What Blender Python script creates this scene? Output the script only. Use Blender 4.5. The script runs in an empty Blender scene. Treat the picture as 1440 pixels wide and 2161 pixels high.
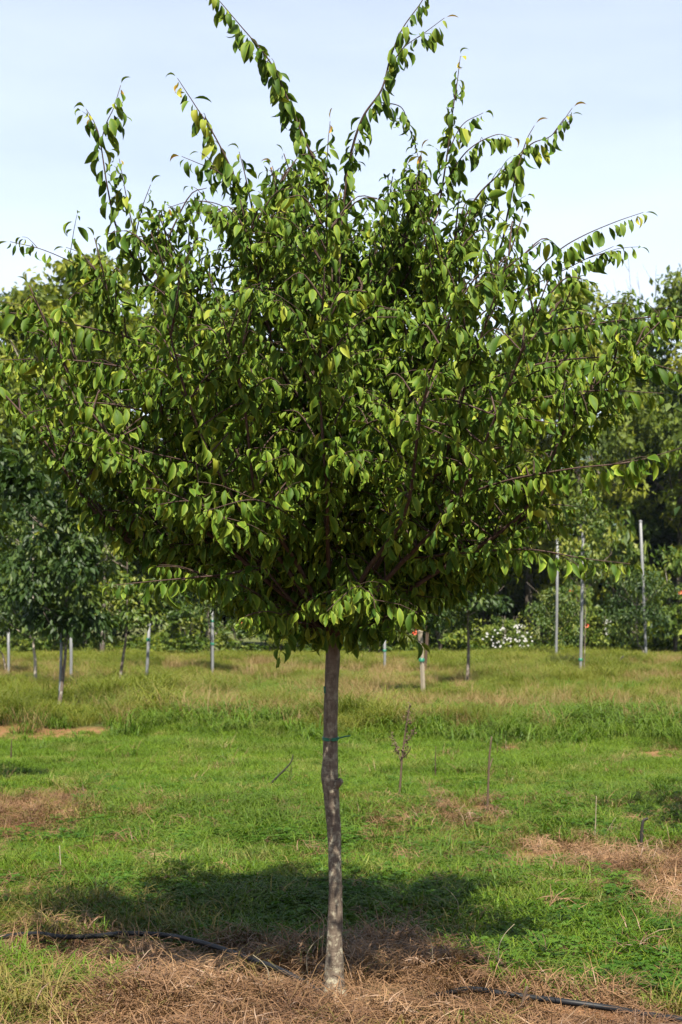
import bpy, math, random
import numpy as np
from mathutils import Vector, Matrix
random.seed(7)
rng = np.random.default_rng(11)
scene = bpy.context.scene
COL = scene.collection
R = math.radians
V3 = Vector

# ------------------------------------------------------------------ camera
F_PX, CX, CY = 3000.0, 720.0, 1080.5
PITCH = math.atan(219.5 / F_PX)
CAM_Z = 1.5
cam_d = bpy.data.cameras.new('camera')
cam = bpy.data.objects.new('camera', cam_d); COL.objects.link(cam)
cam.location = (0, 0, CAM_Z)
cam.rotation_euler = (R(90) + PITCH, 0, 0)
cam_d.sensor_fit = 'VERTICAL'; cam_d.sensor_height = 36.0; cam_d.sensor_width = 24.0
cam_d.lens = 36.0 * F_PX / 2161.0
cam_d.clip_start = 0.1; cam_d.clip_end = 9000
cam_d.dof.use_dof = True; cam_d.dof.focus_distance = 5.55; cam_d.dof.aperture_fstop = 7.1
scene.camera = cam

# ------------------------------------------------------------------ sky, sun, exposure
SUN_EL, SUN_AZ = R(58.5), R(171)         # azimuth measured clockwise from +Y (behind the camera, a little to the right)
world = bpy.data.worlds.new('World'); scene.world = world; world.use_nodes = True
wn, wl = world.node_tree.nodes, world.node_tree.links
wn.clear()
w_out = wn.new('ShaderNodeOutputWorld'); w_bg = wn.new('ShaderNodeBackground')
w_bg.inputs['Strength'].default_value = 0.0555
w_sky = wn.new('ShaderNodeTexSky'); w_sky.sky_type = 'NISHITA'; w_sky.sun_disc = False
w_sky.sun_elevation = SUN_EL; w_sky.sun_rotation = SUN_AZ
w_sky.air_density = 0.75; w_sky.dust_density = 0.6; w_sky.ozone_density = 0.8
# a thin veil of high cloud: its optical depth grows towards the horizon with the slant of the view
w_tc = wn.new('ShaderNodeTexCoord'); w_sep = wn.new('ShaderNodeSeparateXYZ')
wl.new(w_tc.outputs['Generated'], w_sep.inputs[0])
def wmath(op, a, b=None, c=None):
    n = wn.new('ShaderNodeMath'); n.operation = op
    for i, v in enumerate((a, b, c)):
        if v is None: continue
        if isinstance(v, (int, float)): n.inputs[i].default_value = v
        else: wl.new(v, n.inputs[i])
    return n.outputs[0]
zc = wmath('MAXIMUM', w_sep.outputs['Z'], 0.03)
w_map = wn.new('ShaderNodeMapping'); w_map.inputs['Scale'].default_value = (1.3, 1.3, 5.5)
w_map.inputs['Rotation'].default_value = (0.12, 0.16, 0.3)
wl.new(w_tc.outputs['Generated'], w_map.inputs[0])
w_no = wn.new('ShaderNodeTexNoise'); w_no.inputs['Scale'].default_value = 2.6; w_no.inputs['Detail'].default_value = 5
w_no.inputs['Roughness'].default_value = 0.5
wl.new(w_map.outputs[0], w_no.inputs['Vector'])
tau = wmath('MULTIPLY_ADD', w_no.outputs['Fac'], 0.24, 0.12)
tau = wmath('MAXIMUM', tau, 0.03)
od = wmath('DIVIDE', tau, zc)
ex = wmath('EXPONENT', wmath('MULTIPLY', od, -1.0))
fac = wmath('SUBTRACT', 1.0, ex)
fac = wmath('MULTIPLY', fac, 0.88)
w_mix = wn.new('ShaderNodeMix'); w_mix.data_type = 'RGBA'
wl.new(fac, w_mix.inputs[0]); wl.new(w_sky.outputs[0], w_mix.inputs[6])
w_mix.inputs[7].default_value = (8.15, 8.8, 9.8, 1)
wl.new(w_mix.outputs[2], w_bg.inputs['Color']); wl.new(w_bg.outputs[0], w_out.inputs['Surface'])

sun_d = bpy.data.lights.new('sun', 'SUN'); sun_d.energy = 5.0; sun_d.angle = R(0.5); sun_d.color = (1.0, 0.93, 0.80)
sun = bpy.data.objects.new('sun', sun_d); COL.objects.link(sun)
sun_dir = V3((math.sin(SUN_AZ) * math.cos(SUN_EL), math.cos(SUN_AZ) * math.cos(SUN_EL), math.sin(SUN_EL)))
sun.rotation_euler = sun_dir.to_track_quat('Z', 'Y').to_euler(); sun.location = (2, -6, 12)
scene.view_settings.view_transform = 'Standard'; scene.view_settings.look = 'None'
scene.view_settings.exposure = 1.7; scene.view_settings.gamma = 1.0
scene.view_settings.use_curve_mapping = False
scene.render.engine = 'CYCLES'
scene.cycles.max_bounces = 6; scene.cycles.diffuse_bounces = 2; scene.cycles.transmission_bounces = 4
scene.cycles.glossy_bounces = 2; scene.cycles.volume_bounces = 0

# ------------------------------------------------------------------ picture <-> place
cp, sp = math.cos(PITCH), math.sin(PITCH)
def ray(px, py):
    u, v = (px - CX) / F_PX, (CY - py) / F_PX
    return V3((u, cp - v * sp, sp + v * cp))
def P(px, py, Y):
    d = ray(px, py); return V3((0, 0, CAM_Z)) + d * (Y / d.y)
def G(px, py):
    d = ray(px, py); t = -CAM_Z / d.z
    return V3((0, 0, CAM_Z)) + d * t
def proj(p):
    x, y, z = p[..., 0], p[..., 1], p[..., 2] - CAM_Z
    dep = np.maximum(y * cp + z * sp, 1e-3); up = -y * sp + z * cp
    return CX + F_PX * x / dep, CY - F_PX * up / dep, dep

# ------------------------------------------------------------------ small numeric helpers
def _hash(ix, iy, s):
    h = np.sin(ix * 127.1 + iy * 311.7 + s * 74.7) * 43758.5453
    return h - np.floor(h)
def vnoise(x, y, s=0.0):
    x = np.asarray(x, float); y = np.asarray(y, float)
    ix, iy = np.floor(x), np.floor(y); fx, fy = x - ix, y - iy
    fx = fx * fx * (3 - 2 * fx); fy = fy * fy * (3 - 2 * fy)
    a, b = _hash(ix, iy, s), _hash(ix + 1, iy, s); c, d = _hash(ix, iy + 1, s), _hash(ix + 1, iy + 1, s)
    return (a * (1 - fx) + b * fx) * (1 - fy) + (c * (1 - fx) + d * fx) * fy
def fbm(x, y, s=0.0, o=4):
    t, a = 0, 0.5
    for k in range(o):
        t = t + a * vnoise(np.asarray(x) * 2 ** k, np.asarray(y) * 2 ** k, s + k); a *= 0.5
    return t / (1 - 0.5 ** o)
def smooth(e0, e1, x):
    t = np.clip((x - e0) / (e1 - e0), 0, 1); return t * t * (3 - 2 * t)

# the zones of the ground, laid out on the flat plan z = 0
STRAW_X = [-900, -400, 0, 100, 200, 330, 450, 560, 640, 700, 740, 850, 930, 1000, 1050, 1150, 1250, 1350, 1440, 1900]
STRAW_Y = [2068, 2038, 1993, 1972, 1978, 1976, 1990, 1996, 2008, 2000, 1974, 1978, 2002, 2050, 2078, 2086, 2092, 2112, 2142, 2208]
DIRT = [(55, 1723.5, 157.5, 38.556, 0.85), (135, 1686.5, 73.5, 20.412, 0.85), (338, 1715, 48.3, 9.072, 0.748), (970, 1711.5, 81.9, 15.876, 0.85), (870, 1759.5, 147, 34.02, 0.357), (1180, 1781, 115.5, 27.216, 0.748),
        (1330, 1827, 110.25, 40.824, 0.85), (1430, 1860.5, 115.5, 47.628, 0.85), (1460, 1801.5, 147, 29.484, 0.8415), (90, 1560.75, 178.5, 7.938, 0.748), (1070, 1577.75, 48.3, 7.938, 0.8415), (1410, 1586.25, 84, 10.206, 0.748),
        (-250, 1707.5, 210, 34.02, 0.8415), (1750, 1810, 262.5, 45.36, 0.8415), (1240, 2147, 199.5, 31.752, 0.79475)]
def zones(x, y):
    x = np.asarray(x, float); y = np.asarray(y, float)
    p = np.stack([x, y, np.zeros_like(x)], -1)
    px, py, dep = proj(p)
    ok = y > 3.0
    px = np.where(ok, px, 720); py = np.where(ok, py, 2400)
    wob = (fbm(x * 2.2, y * 2.2, 3) - .5) * 70
    s = smooth(-14, 22, py + wob - np.interp(px, STRAW_X, STRAW_Y))
    corner = np.exp(-(((px - 0) / 120) ** 2 + ((py - 2165) / 60) ** 2)) + np.exp(-(((px - 40) / 90) ** 2 + ((py - 2040) / 40) ** 2)) + .35 * np.exp(-(((px - 200) / 70) ** 2 + ((py - 2082) / 18) ** 2))
    s = s * (1 - np.clip(corner * 1.1, 0, 1) * 0.85)
    d = np.zeros_like(px)
    wx = (fbm(x * 1.7, y * 1.7, 9) - .5) * 1.5; wy = (fbm(x * 1.7, y * 1.7, 19) - .5) * 1.5
    for cx, cy, rx, ry, k in DIRT:
        q = np.hypot((px - cx) / rx + wx, (py - cy) / ry + wy)
        d = np.maximum(d, k * smooth(1.25, 0.55, q))
    return px, py, s, d
def gz(x, y):
    x = np.asarray(x, float); y = np.asarray(y, float)
    near = smooth(40, 12, y)
    z = (fbm(x * 0.5, y * 0.5, 5) - .5) * 0.10 * near + (fbm(x * 2.5, y * 2.5, 6) - .5) * 0.045 * smooth(25, 8, y)
    z = z + 0.06 * np.exp(-(((x - 0.42) / 0.55) ** 2 + ((y - 6.0) / 0.42) ** 2)) + 0.03 * np.exp(-(((x + .6) / .6) ** 2 + ((y - 5.9) / .5) ** 2))
    z = z - 0.05 * np.exp(-(((x + .95) / .35) ** 2 + ((y - 6.1) / .3) ** 2))
    z = z + 0.16 * np.exp(-((y - 18.3) / 1.0) ** 2) * (0.5 + fbm(x * .6, y * .1, 8)) + 0.09 * np.exp(-((y - 10.9) / .8) ** 2) * (fbm(x * .7, y * .2, 18))
    return z
def gzf(x, y): return float(gz(np.array([x]), np.array([y]))[0])
def on_ground(px, py):
    d = ray(px, py); g = G(px, py)
    for k in range(14):
        z = gzf(g.x, g.y); q = V3((0, 0, CAM_Z)) + d * ((z - CAM_Z) / d.z); g = g.lerp(q, .6)
    g.z = gzf(g.x, g.y); return g

# ------------------------------------------------------------------ materials
TONE = 0.78      # base colours were picked by eye; this brings all of them to their measured level
def mat(name):
    m = bpy.data.materials.new(name); m.use_nodes = True; m.node_tree.nodes.clear(); return m
class NB:
    def __init__(s, m): s.n, s.l = m.node_tree.nodes, m.node_tree.links
    def new(s, t, **kw):
        n = s.n.new(t)
        for k, v in kw.items(): setattr(n, k, v)
        return n
    def set(s, n, **kw):
        for k, v in kw.items():
            sock = n.inputs[k.replace('_', ' ')]
            if hasattr(v, 'is_output') or isinstance(v, bpy.types.NodeSocket): s.l.new(v, sock)
            else: sock.default_value = v
        return n
    def noise(s, vec, scale, detail=4, rough=.55):
        n = s.new('ShaderNodeTexNoise'); n.inputs['Scale'].default_value = scale
        n.inputs['Detail'].default_value = detail; n.inputs['Roughness'].default_value = rough
        if vec is not None: s.l.new(vec, n.inputs['Vector'])
        return n.outputs['Fac']
    def math(s, op, a, b=0.0, clamp=False):
        n = s.new('ShaderNodeMath', operation=op); n.use_clamp = clamp
        for i, v in enumerate((a, b)):
            if isinstance(v, (int, float)): n.inputs[i].default_value = v
            else: s.l.new(v, n.inputs[i])
        return n.outputs[0]
    def ramp(s, fac, stops, interp='LINEAR'):
        n = s.new('ShaderNodeValToRGB'); cr = n.color_ramp; cr.interpolation = interp
        while len(cr.elements) < len(stops): cr.elements.new(0.5)
        for e, (p, c) in zip(cr.elements, stops): e.position = p; e.color = (c[0] * TONE, c[1] * TONE, c[2] * TONE, 1)
        s.l.new(fac, n.inputs[0]); return n.outputs[0]
    def mix(s, f, a, b, blend='MIX'):
        n = s.new('ShaderNodeMix', data_type='RGBA', blend_type=blend)
        for i, v in ((0, f), (6, a), (7, b)):
            if isinstance(v, (int, float)): n.inputs[i].default_value = v
            elif isinstance(v, tuple):
                k = 1.0 if blend == 'MULTIPLY' or max(v) > 1 else TONE
                n.inputs[i].default_value = (v[0] * k, v[1] * k, v[2] * k, 1)
            else: s.l.new(v, n.inputs[i])
        return n.outputs[2]
    def attr(s, name):
        n = s.new('ShaderNodeAttribute', attribute_name=name); return n
    def maprange(s, v, a, b, c=0.0, d=1.0):
        n = s.new('ShaderNodeMapRange'); s.l.new(v, n.inputs[0])
        for i, q in enumerate((a, b, c, d)): n.inputs[i + 1].default_value = q
        return n.outputs[0]
    def out(s, surf):
        o = s.new('ShaderNodeOutputMaterial'); s.l.new(surf, o.inputs['Surface'])
    def leafy(s, color, trans=.3, rough=.45, spec=.4, tcol=None):
        p = s.new('ShaderNodeBsdfPrincipled'); s.l.new(color, p.inputs['Base Color'])
        p.inputs['Roughness'].default_value = rough; p.inputs['Specular IOR Level'].default_value = spec
        t = s.new('ShaderNodeBsdfTranslucent')
        s.l.new(tcol if tcol is not None else s.mix(1.0, color, (1.25, 1.3, .7), 'MULTIPLY'), t.inputs['Color'])
        m = s.new('ShaderNodeMixShader'); m.inputs[0].default_value = trans
        s.l.new(p.outputs[0], m.inputs[1]); s.l.new(t.outputs[0], m.inputs[2])
        s.out(m.outputs[0])

def leaf_material(name, stops, edge_col, edge_amt, trans=.28, rough=.42, spec=.45, back=(1.25, 1.2, 1.15), patch=.0):
    m = mat(name); b = NB(m)
    rnd = b.attr('rnd').outputs['Fac']; edge = b.attr('edge').outputs['Fac']
    f = rnd
    if patch:
        pos = b.new('ShaderNodeNewGeometry').outputs['Position']
        f = b.math('ADD', rnd, b.math('MULTIPLY', b.math('SUBTRACT', b.noise(pos, patch, 2), .5), .8), True)
    c = b.ramp(f, stops)
    e = b.math('MULTIPLY', b.math('POWER', edge, 2.0), b.math('MULTIPLY', rnd, edge_amt), True)
    c = b.mix(e, c, edge_col)
    geo = b.new('ShaderNodeNewGeometry')
    c = b.mix(geo.outputs['Backfacing'], c, b.mix(1.0, c, back, 'MULTIPLY'))
    b.leafy(c, trans, rough, spec); return m

M_leaf = leaf_material('broad_green_leaf', [(0, (0.026, 0.064, 0.005)), (.45, (0.052, 0.105, 0.008)), (.8, (0.090, 0.147, 0.012)), (.965, (0.169, 0.194, 0.016)), (.985, (0.268, 0.224, 0.022)), (1, (0.318, 0.153, 0.034))],
                       (.26, .31, .038), .9, trans=.13, rough=.58, spec=.12)
M_wood_a = leaf_material('woods_leaf_olive', [(0, (0.046, 0.074, 0.009)), (.5, (0.111, 0.148, 0.017)), (1, (0.241, 0.253, 0.031))], (.1, .1, .02), 0, .3, .6, .2, patch=.45)
M_wood_b = leaf_material('woods_leaf_green', [(0, (0.031, 0.062, 0.008)), (.5, (0.072, 0.115, 0.014)), (1, (0.163, 0.195, 0.023))], (.1, .1, .02), 0, .3, .6, .2, patch=.45)
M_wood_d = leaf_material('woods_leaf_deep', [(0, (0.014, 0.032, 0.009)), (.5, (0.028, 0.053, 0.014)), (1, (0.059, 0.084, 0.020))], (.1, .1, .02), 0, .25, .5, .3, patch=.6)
M_young = leaf_material('nursery_leaf_dark', [(0, (0.017, 0.038, 0.008)), (.6, (0.036, 0.068, 0.013)), (1, (0.084, 0.118, 0.019))], (.1, .1, .02), 0, .25, .5, .2)
M_young_y = leaf_material('nursery_leaf_yellow_green', [(0, (0.036, 0.072, 0.010)), (.6, (0.077, 0.122, 0.015)), (1, (0.174, 0.194, 0.025))], (.1, .1, .02), 0, .32, .5, .3)
M_gold = leaf_material('golden_leaf', [(0, (0.075, 0.068, 0.009)), (1, (0.180, 0.143, 0.019))], (.1, .1, .02), 0, .3, .6, .2)

def grass_material(name, stops, patch, trans=.35, spec=.15, dry=None, dry_rng=(.5, .7)):
    m = mat(name); b = NB(m)
    oi = b.new('ShaderNodeObjectInfo').outputs['Random']; rnd = b.attr('rnd').outputs['Fac']
    pos = b.new('ShaderNodeNewGeometry').outputs['Position']
    n = b.noise(pos, patch, 3)
    f = b.math('ADD', b.math('MULTIPLY', oi, .3), b.math('ADD', b.math('MULTIPLY', rnd, .45), b.math('MULTIPLY', b.math('SUBTRACT', n, .38), 1.1)))
    c = b.ramp(f, stops)
    if dry:
        n2 = b.maprange(b.noise(pos, patch * 1.7, 4), dry_rng[0], dry_rng[1], 0, .85)
        n2 = b.math('MULTIPLY', n2, b.maprange(rnd, .25, .7), True)
        c = b.mix(n2, c, dry)
    tip = b.attr('edge').outputs['Fac']
    c = b.mix(b.math('MULTIPLY', b.math('POWER', tip, 3.0), .35), c, (.24, .21, .07))
    b.leafy(c, trans, .5, spec); return m
M_lawn = grass_material('lawn_grass', [(0, (0.039, 0.084, 0.005)), (.4, (0.072, 0.146, 0.008)), (.7, (0.111, 0.192, 0.010)), (1, (0.161, 0.224, 0.019))], .9, dry=(.27, .22, .09), dry_rng=(.50, .68))
M_clump = grass_material('coarse_grass', [(0, (0.034, 0.080, 0.007)), (.5, (0.069, 0.134, 0.010)), (1, (0.125, 0.187, 0.018))], 1.4)
M_meadow = grass_material('meadow_grass', [(0, (0.050, 0.079, 0.009)), (.4, (0.097, 0.133, 0.014)), (.7, (0.145, 0.172, 0.022)), (1, (0.209, 0.198, 0.041))], .45, dry=(.30, .22, .10), dry_rng=(.56, .72))
M_seed = grass_material('seed_head_grass', [(0, (0.167, 0.112, 0.051)), (.5, (0.244, 0.168, 0.076)), (1, (0.323, 0.233, 0.111))], .5)
M_straw = grass_material('dead_straw', [(0, (0.057, 0.027, 0.014)), (.4, (0.130, 0.069, 0.033)), (.75, (0.218, 0.124, 0.061)), (1, (0.344, 0.216, 0.112))], 1.6, trans=.15, spec=.3)
M_drygr = grass_material('yellowing_grass', [(0, (0.085, 0.085, 0.019)), (.5, (0.170, 0.145, 0.038)), (1, (0.289, 0.230, 0.085))], 1.6)
M_clover = grass_material('broadleaf_weed', [(0, (0.025, 0.068, 0.007)), (.5, (0.051, 0.116, 0.010)), (1, (0.095, 0.166, 0.017))], 1.1)
M_bright = grass_material('mown_strip_grass', [(0, (0.085, 0.106, 0.014)), (.5, (0.132, 0.149, 0.020)), (1, (0.170, 0.178, 0.030))], .3)

def ground_material():
    m = mat('field_soil'); b = NB(m)
    pos = b.new('ShaderNodeNewGeometry').outputs['Position']
    straw = b.attr('straw').outputs['Fac']; dirt = b.attr('dirt').outputs['Fac']
    n1 = b.noise(pos, .8, 5); n2 = b.noise(pos, 14, 6, .65); n3 = b.noise(pos, 60, 4, .7)
    green = b.ramp(n1, [(.3, (.045, .070, .016)), (.5, (.075, .095, .022)), (.7, (.12, .115, .035))])
    green = b.mix(b.math('MULTIPLY', n2, .55), green, (.085, .07, .032))
    st = b.ramp(n2, [(.3, (.085, .052, .026)), (.5, (.17, .11, .055)), (.7, (.27, .19, .10))])
    st = b.mix(b.math('MULTIPLY', n3, .6), st, (.075, .05, .03))
    di = b.ramp(b.noise(pos, 5, 6, .65), [(.3, (.13, .056, .028)), (.5, (.23, .105, .050)), (.72, (.32, .18, .095))])
    di = b.mix(b.math('MULTIPLY', n3, .5), di, (.12, .062, .035))
    c = b.mix(dirt, b.mix(straw, green, st), di)
    p = b.new('ShaderNodeBsdfPrincipled'); b.l.new(c, p.inputs['Base Color']); p.inputs['Roughness'].default_value = .95
    p.inputs['Specular IOR Level'].default_value = .1
    bp = b.new('ShaderNodeBump'); bp.inputs['Strength'].default_value = .7; bp.inputs['Distance'].default_value = .03
    b.l.new(b.math('ADD', n2, b.math('MULTIPLY', n3, .5)), bp.inputs['Height']); b.l.new(bp.outputs[0], p.inputs['Normal'])
    b.out(p.outputs[0]); return m
M_ground = ground_material()

def bark_material(name, dark, mid, light, lich_sun=(.5, .62), lich_sun_col=(.34, .32, .26), scale=1.0, sunfleck_z=None):
    m = mat(name); b = NB(m)
    tc = b.new('ShaderNodeTexCoord'); mp = b.new('ShaderNodeMapping'); b.l.new(tc.outputs['Object'], mp.inputs[0])
    mp.inputs['Scale'].default_value = (1, 1, .35)
    v = mp.outputs[0]
    n1 = b.noise(v, 60 * scale, 5, .65); n2 = b.noise(tc.outputs['Object'], 34 * scale, 5, .7); n3 = b.noise(tc.outputs['Object'], 4 * scale, 3)
    mp2 = b.new('ShaderNodeMapping'); b.l.new(tc.outputs['Object'], mp2.inputs[0]); mp2.inputs['Scale'].default_value = (.25, .25, 2.6)
    n4 = b.noise(mp2.outputs[0], 40 * scale, 3, .6)
    c = b.ramp(n1, [(.25, dark), (.5, mid), (.78, light)])
    c = b.mix(b.maprange(n4, .58, .7, 0, .5), c, dark)
    lf = b.maprange(b.math('ADD', b.math('MULTIPLY', n2, .75), b.math('MULTIPLY', n3, .25)), lich_sun[0], lich_sun[1], 0, .85)
    if sunfleck_z:
        sz = b.new('ShaderNodeSeparateXYZ'); b.l.new(tc.outputs['Object'], sz.inputs[0])
        lf = b.math('MULTIPLY', lf, b.maprange(sz.outputs['Z'], sunfleck_z[0], sunfleck_z[1], 1, .25))  # patches kept strong low down: lichen plus sun flecks painted into the bark
    c = b.mix(lf, c, lich_sun_col)
    p = b.new('ShaderNodeBsdfPrincipled'); b.l.new(c, p.inputs['Base Color']); p.inputs['Roughness'].default_value = .85
    p.inputs['Specular IOR Level'].default_value = .2
    bp = b.new('ShaderNodeBump'); bp.inputs['Strength'].default_value = .8; bp.inputs['Distance'].default_value = .004
    b.l.new(b.math('ADD', n1, b.math('MULTIPLY', n4, .7)), bp.inputs['Height']); b.l.new(bp.outputs[0], p.inputs['Normal'])
    b.out(p.outputs[0]); return m
M_bark = bark_material('young_bark', (.05, .036, .026), (.115, .088, .066), (.18, .145, .11), (.50, .60), (.36, .33, .24), sunfleck_z=(.5, 1.3))  # pale lower stem has its sunlit mottling painted in along with lichen
M_twig = bark_material('twig_bark', (.030, .018, .014), (.060, .036, .028), (.10, .066, .05), (.62, .75), (.14, .11, .08))
M_bark_far = bark_material('woods_bark', (.04, .032, .025), (.09, .072, .056), (.15, .125, .10), scale=.15)
M_bark_pale = bark_material('pale_trunk_bark', (.22, .18, .14), (.34, .29, .23), (.44, .39, .32), scale=.4)
M_bark_mid = bark_material('brown_trunk_bark', (.07, .052, .04), (.13, .10, .08), (.20, .165, .13), scale=.4)

def plain(name, col, rough=.6, metal=0.0, spec=.4, var=.25, scale=20):
    m = mat(name); b = NB(m)
    tc = b.new('ShaderNodeTexCoord').outputs['Object']
    n = b.noise(tc, scale, 4, .6)
    c = b.mix(n, tuple(v * TONE * (1 - var) for v in col), tuple(v * TONE * (1 + var) for v in col))
    p = b.new('ShaderNodeBsdfPrincipled'); b.l.new(c, p.inputs['Base Color']); p.inputs['Roughness'].default_value = rough
    p.inputs['Metallic'].default_value = metal; p.inputs['Specular IOR Level'].default_value = spec
    b.out(p.outputs[0]); return m
M_steel = plain('galvanised_steel', (.23, .235, .235), .55, .15, var=.3, scale=9)
M_cane = plain('weathered_wood_stake', (.34, .285, .21), .8, var=.3, scale=9)
M_hose = plain('black_irrigation_pipe', (.012, .013, .016), .5, 0, .2, .5, 14)
M_tape = plain('green_tie_tape', (.012, .16, .085), .45, 0, .4, .3, 60)
M_dead = plain('dead_brown_stem', (.10, .062, .038), .85, var=.4, scale=40)
M_dead_pale = plain('bleached_stem', (.30, .25, .165), .85, var=.3, scale=40)
M_dead_black = plain('blackened_stem', (.022, .018, .014), .8, var=.4, scale=40)
M_petal = plain('white_petal', (.6, .6, .55), .7, var=.1)
M_petal_o = plain('orange_red_petal', (.72, .10, .035), .6, var=.25)
M_petal_y = plain('yellow_petal', (.7, .5, .05), .6, var=.2)

# ------------------------------------------------------------------ mesh helpers
def mesh_np(name, verts, faces, m, rnd=None, edge=None, smooth_=False):
    me = bpy.data.meshes.new(name)
    verts = np.asarray(verts, np.float32)
    if isinstance(faces, np.ndarray) and faces.ndim == 2:
        k = faces.shape[1]; n = len(faces)
        me.vertices.add(len(verts)); me.vertices.foreach_set('co', verts.ravel())
        me.loops.add(n * k); me.loops.foreach_set('vertex_index', faces.astype(np.int32).ravel())
        me.polygons.add(n); me.polygons.foreach_set('loop_start', np.arange(0, n * k, k, dtype=np.int32))
        me.update(calc_edges=True)
    else:
        me.from_pydata([tuple(v) for v in verts], [], [tuple(f) for f in faces]); me.update()
    for nm, arr in (('rnd', rnd), ('edge', edge)):
        if arr is not None:
            a = me.attributes.new(nm, 'FLOAT', 'POINT'); a.data.foreach_set('value', np.asarray(arr, np.float32))
    if smooth_: me.polygons.foreach_set('use_smooth', np.ones(len(me.polygons), bool))
    me.materials.append(m); return me
def link(name, me, parent=None, loc=None, kind=None, label=None, cat=None, group=None):
    o = bpy.data.objects.new(name, me); COL.objects.link(o)
    if parent is not None: o.parent = parent
    if loc is not None: o.location = loc
    if kind: o['kind'] = kind
    if label: o['label'] = label
    if cat: o['category'] = cat
    if group: o['group'] = group
    return o
class Geo:
    """collects tubes (quads) for one mesh"""
    def __init__(s): s.v, s.f, s.n = [], [], 0
    def tube(s, pts, rad, sides=6, cap=True):
        pts = np.array([tuple(p) for p in pts], float); k = len(pts)
        rad = np.broadcast_to(np.asarray(rad, float), (k,))
        t = np.gradient(pts, axis=0); t /= np.linalg.norm(t, axis=1)[:, None] + 1e-9
        ref = np.array([1., 0, 0]) if abs(t[0][0]) < .8 else np.array([0, 1., 0])
        a = ref - t * (t @ ref)[:, None]; a /= np.linalg.norm(a, axis=1)[:, None] + 1e-9
        b = np.cross(t, a)
        th = np.linspace(0, 2 * np.pi, sides, endpoint=False)
        ring = pts[:, None, :] + rad[:, None, None] * (np.cos(th)[None, :, None] * a[:, None, :] + np.sin(th)[None, :, None] * b[:, None, :])
        s.v.append(ring.reshape(-1, 3)); o = s.n
        i = np.arange(k - 1)[:, None] * sides; j = np.arange(sides)[None, :]; j2 = (j + 1) % sides
        q = np.stack([o + i + j, o + i + j2, o + i + sides + j2, o + i + sides + j], -1).reshape(-1, 4)
        s.f.append(q); s.n += k * sides
        if cap:
            s.v.append(np.array([pts[-1] + t[-1] * rad[-1] * .6])); tip = s.n; s.n += 1
            base = o + (k - 1) * sides
            s.f.append(np.array([[base + jj, base + (jj + 1) % sides, tip, tip] for jj in range(sides)]))
    def mesh(s, name, m, smooth_=True, ofs=None):
        v = np.concatenate(s.v); f = np.concatenate(s.f)
        if ofs is not None: v = v - np.array(tuple(ofs))
        faces = [tuple(q) if q[2] != q[3] else tuple(q[:3]) for q in f.tolist()]
        return mesh_np(name, v, faces, m, smooth_=smooth_)
def curve_pts(ctrl, n):
    """Catmull-Rom through control points"""
    c = np.array([tuple(p) for p in ctrl], float)
    if len(c) == 2: return c[0] + (c[1] - c[0]) * np.linspace(0, 1, n)[:, None]
    c = np.vstack([2 * c[0] - c[1], c, 2 * c[-1] - c[-2]])
    m = len(c) - 3; out = []
    for u in np.linspace(0, m - 1e-6, n):
        i = int(u); t = u - i; p0, p1, p2, p3 = c[i:i + 4]
        out.append(.5 * ((2 * p1) + (-p0 + p2) * t + (2 * p0 - 5 * p1 + 4 * p2 - p3) * t * t + (-p0 + 3 * p1 - 3 * p2 + p3) * t ** 3))
    return np.array(out)

# leaf shapes: stations along the blade, folded on the midrib and curling down
def leaf_shape(curl, fold, wid, twist=0.0, wave=0.0):
    st = np.array([0, .10, .27, .46, .66, .84, 1.0]); hw = np.array([.02, .36, .78, 1.0, .88, .48, 0]) * wid * .5
    pet = .16
    y, z, ang, prev = [], [], .35, 0
    cy, cz = pet, .02
    for k, s in enumerate(st):
        if k:
            a = .35 - curl * (s ** 1.1); cy += (s - st[k - 1]) * math.cos(a) * .9; cz += (s - st[k - 1]) * math.sin(a) * .9
        y.append(cy); z.append(cz)
    v, e = [], []
    v += [(-.006, 0, 0), (.006, 0, 0)]; e += [0, 0]
    for k in range(7):
        zz = fold * hw[k]; tw = twist * st[k]; wv = wave * math.sin(st[k] * 9)
        if k == 6: v.append((0, y[k], z[k])); e.append(.8); continue
        for sg in (-1, 0, 1):
            v.append((sg * hw[k] * math.cos(tw), y[k] + (.02 if sg else 0), z[k] + abs(sg) * (zz + wv * hw[k] * sg) + sg * hw[k] * math.sin(tw))); e.append(abs(sg))
    f = [(0, 1, 3, 3)]
    for k in range(5):
        a = 2 + k * 3
        f += [(a, a + 1, a + 4, a + 3), (a + 1, a + 2, a + 5, a + 4)]
    a = 2 + 5 * 3
    f += [(a, a + 1, a + 3, a + 3), (a + 1, a + 2, a + 3, a + 3)]
    tris = []
    for q in f:
        tris.append(q[:3])
        if q[2] != q[3]: tris.append((q[0], q[2], q[3]))
    return np.array(v, float), np.array(tris), np.array(e, float)
LEAVES = [leaf_shape(1.1, .55, .29), leaf_shape(1.6, .8, .31, .35), leaf_shape(.9, .45, .33, -.3), leaf_shape(2.1, .75, .28, .25, .12),
          leaf_shape(1.4, 1.0, .31, -.45, .1), leaf_shape(.6, .5, .34, .2, .18), leaf_shape(1.9, 1.2, .32, -.2, .1), leaf_shape(1.2, .7, .26, .5, .15)]

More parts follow.
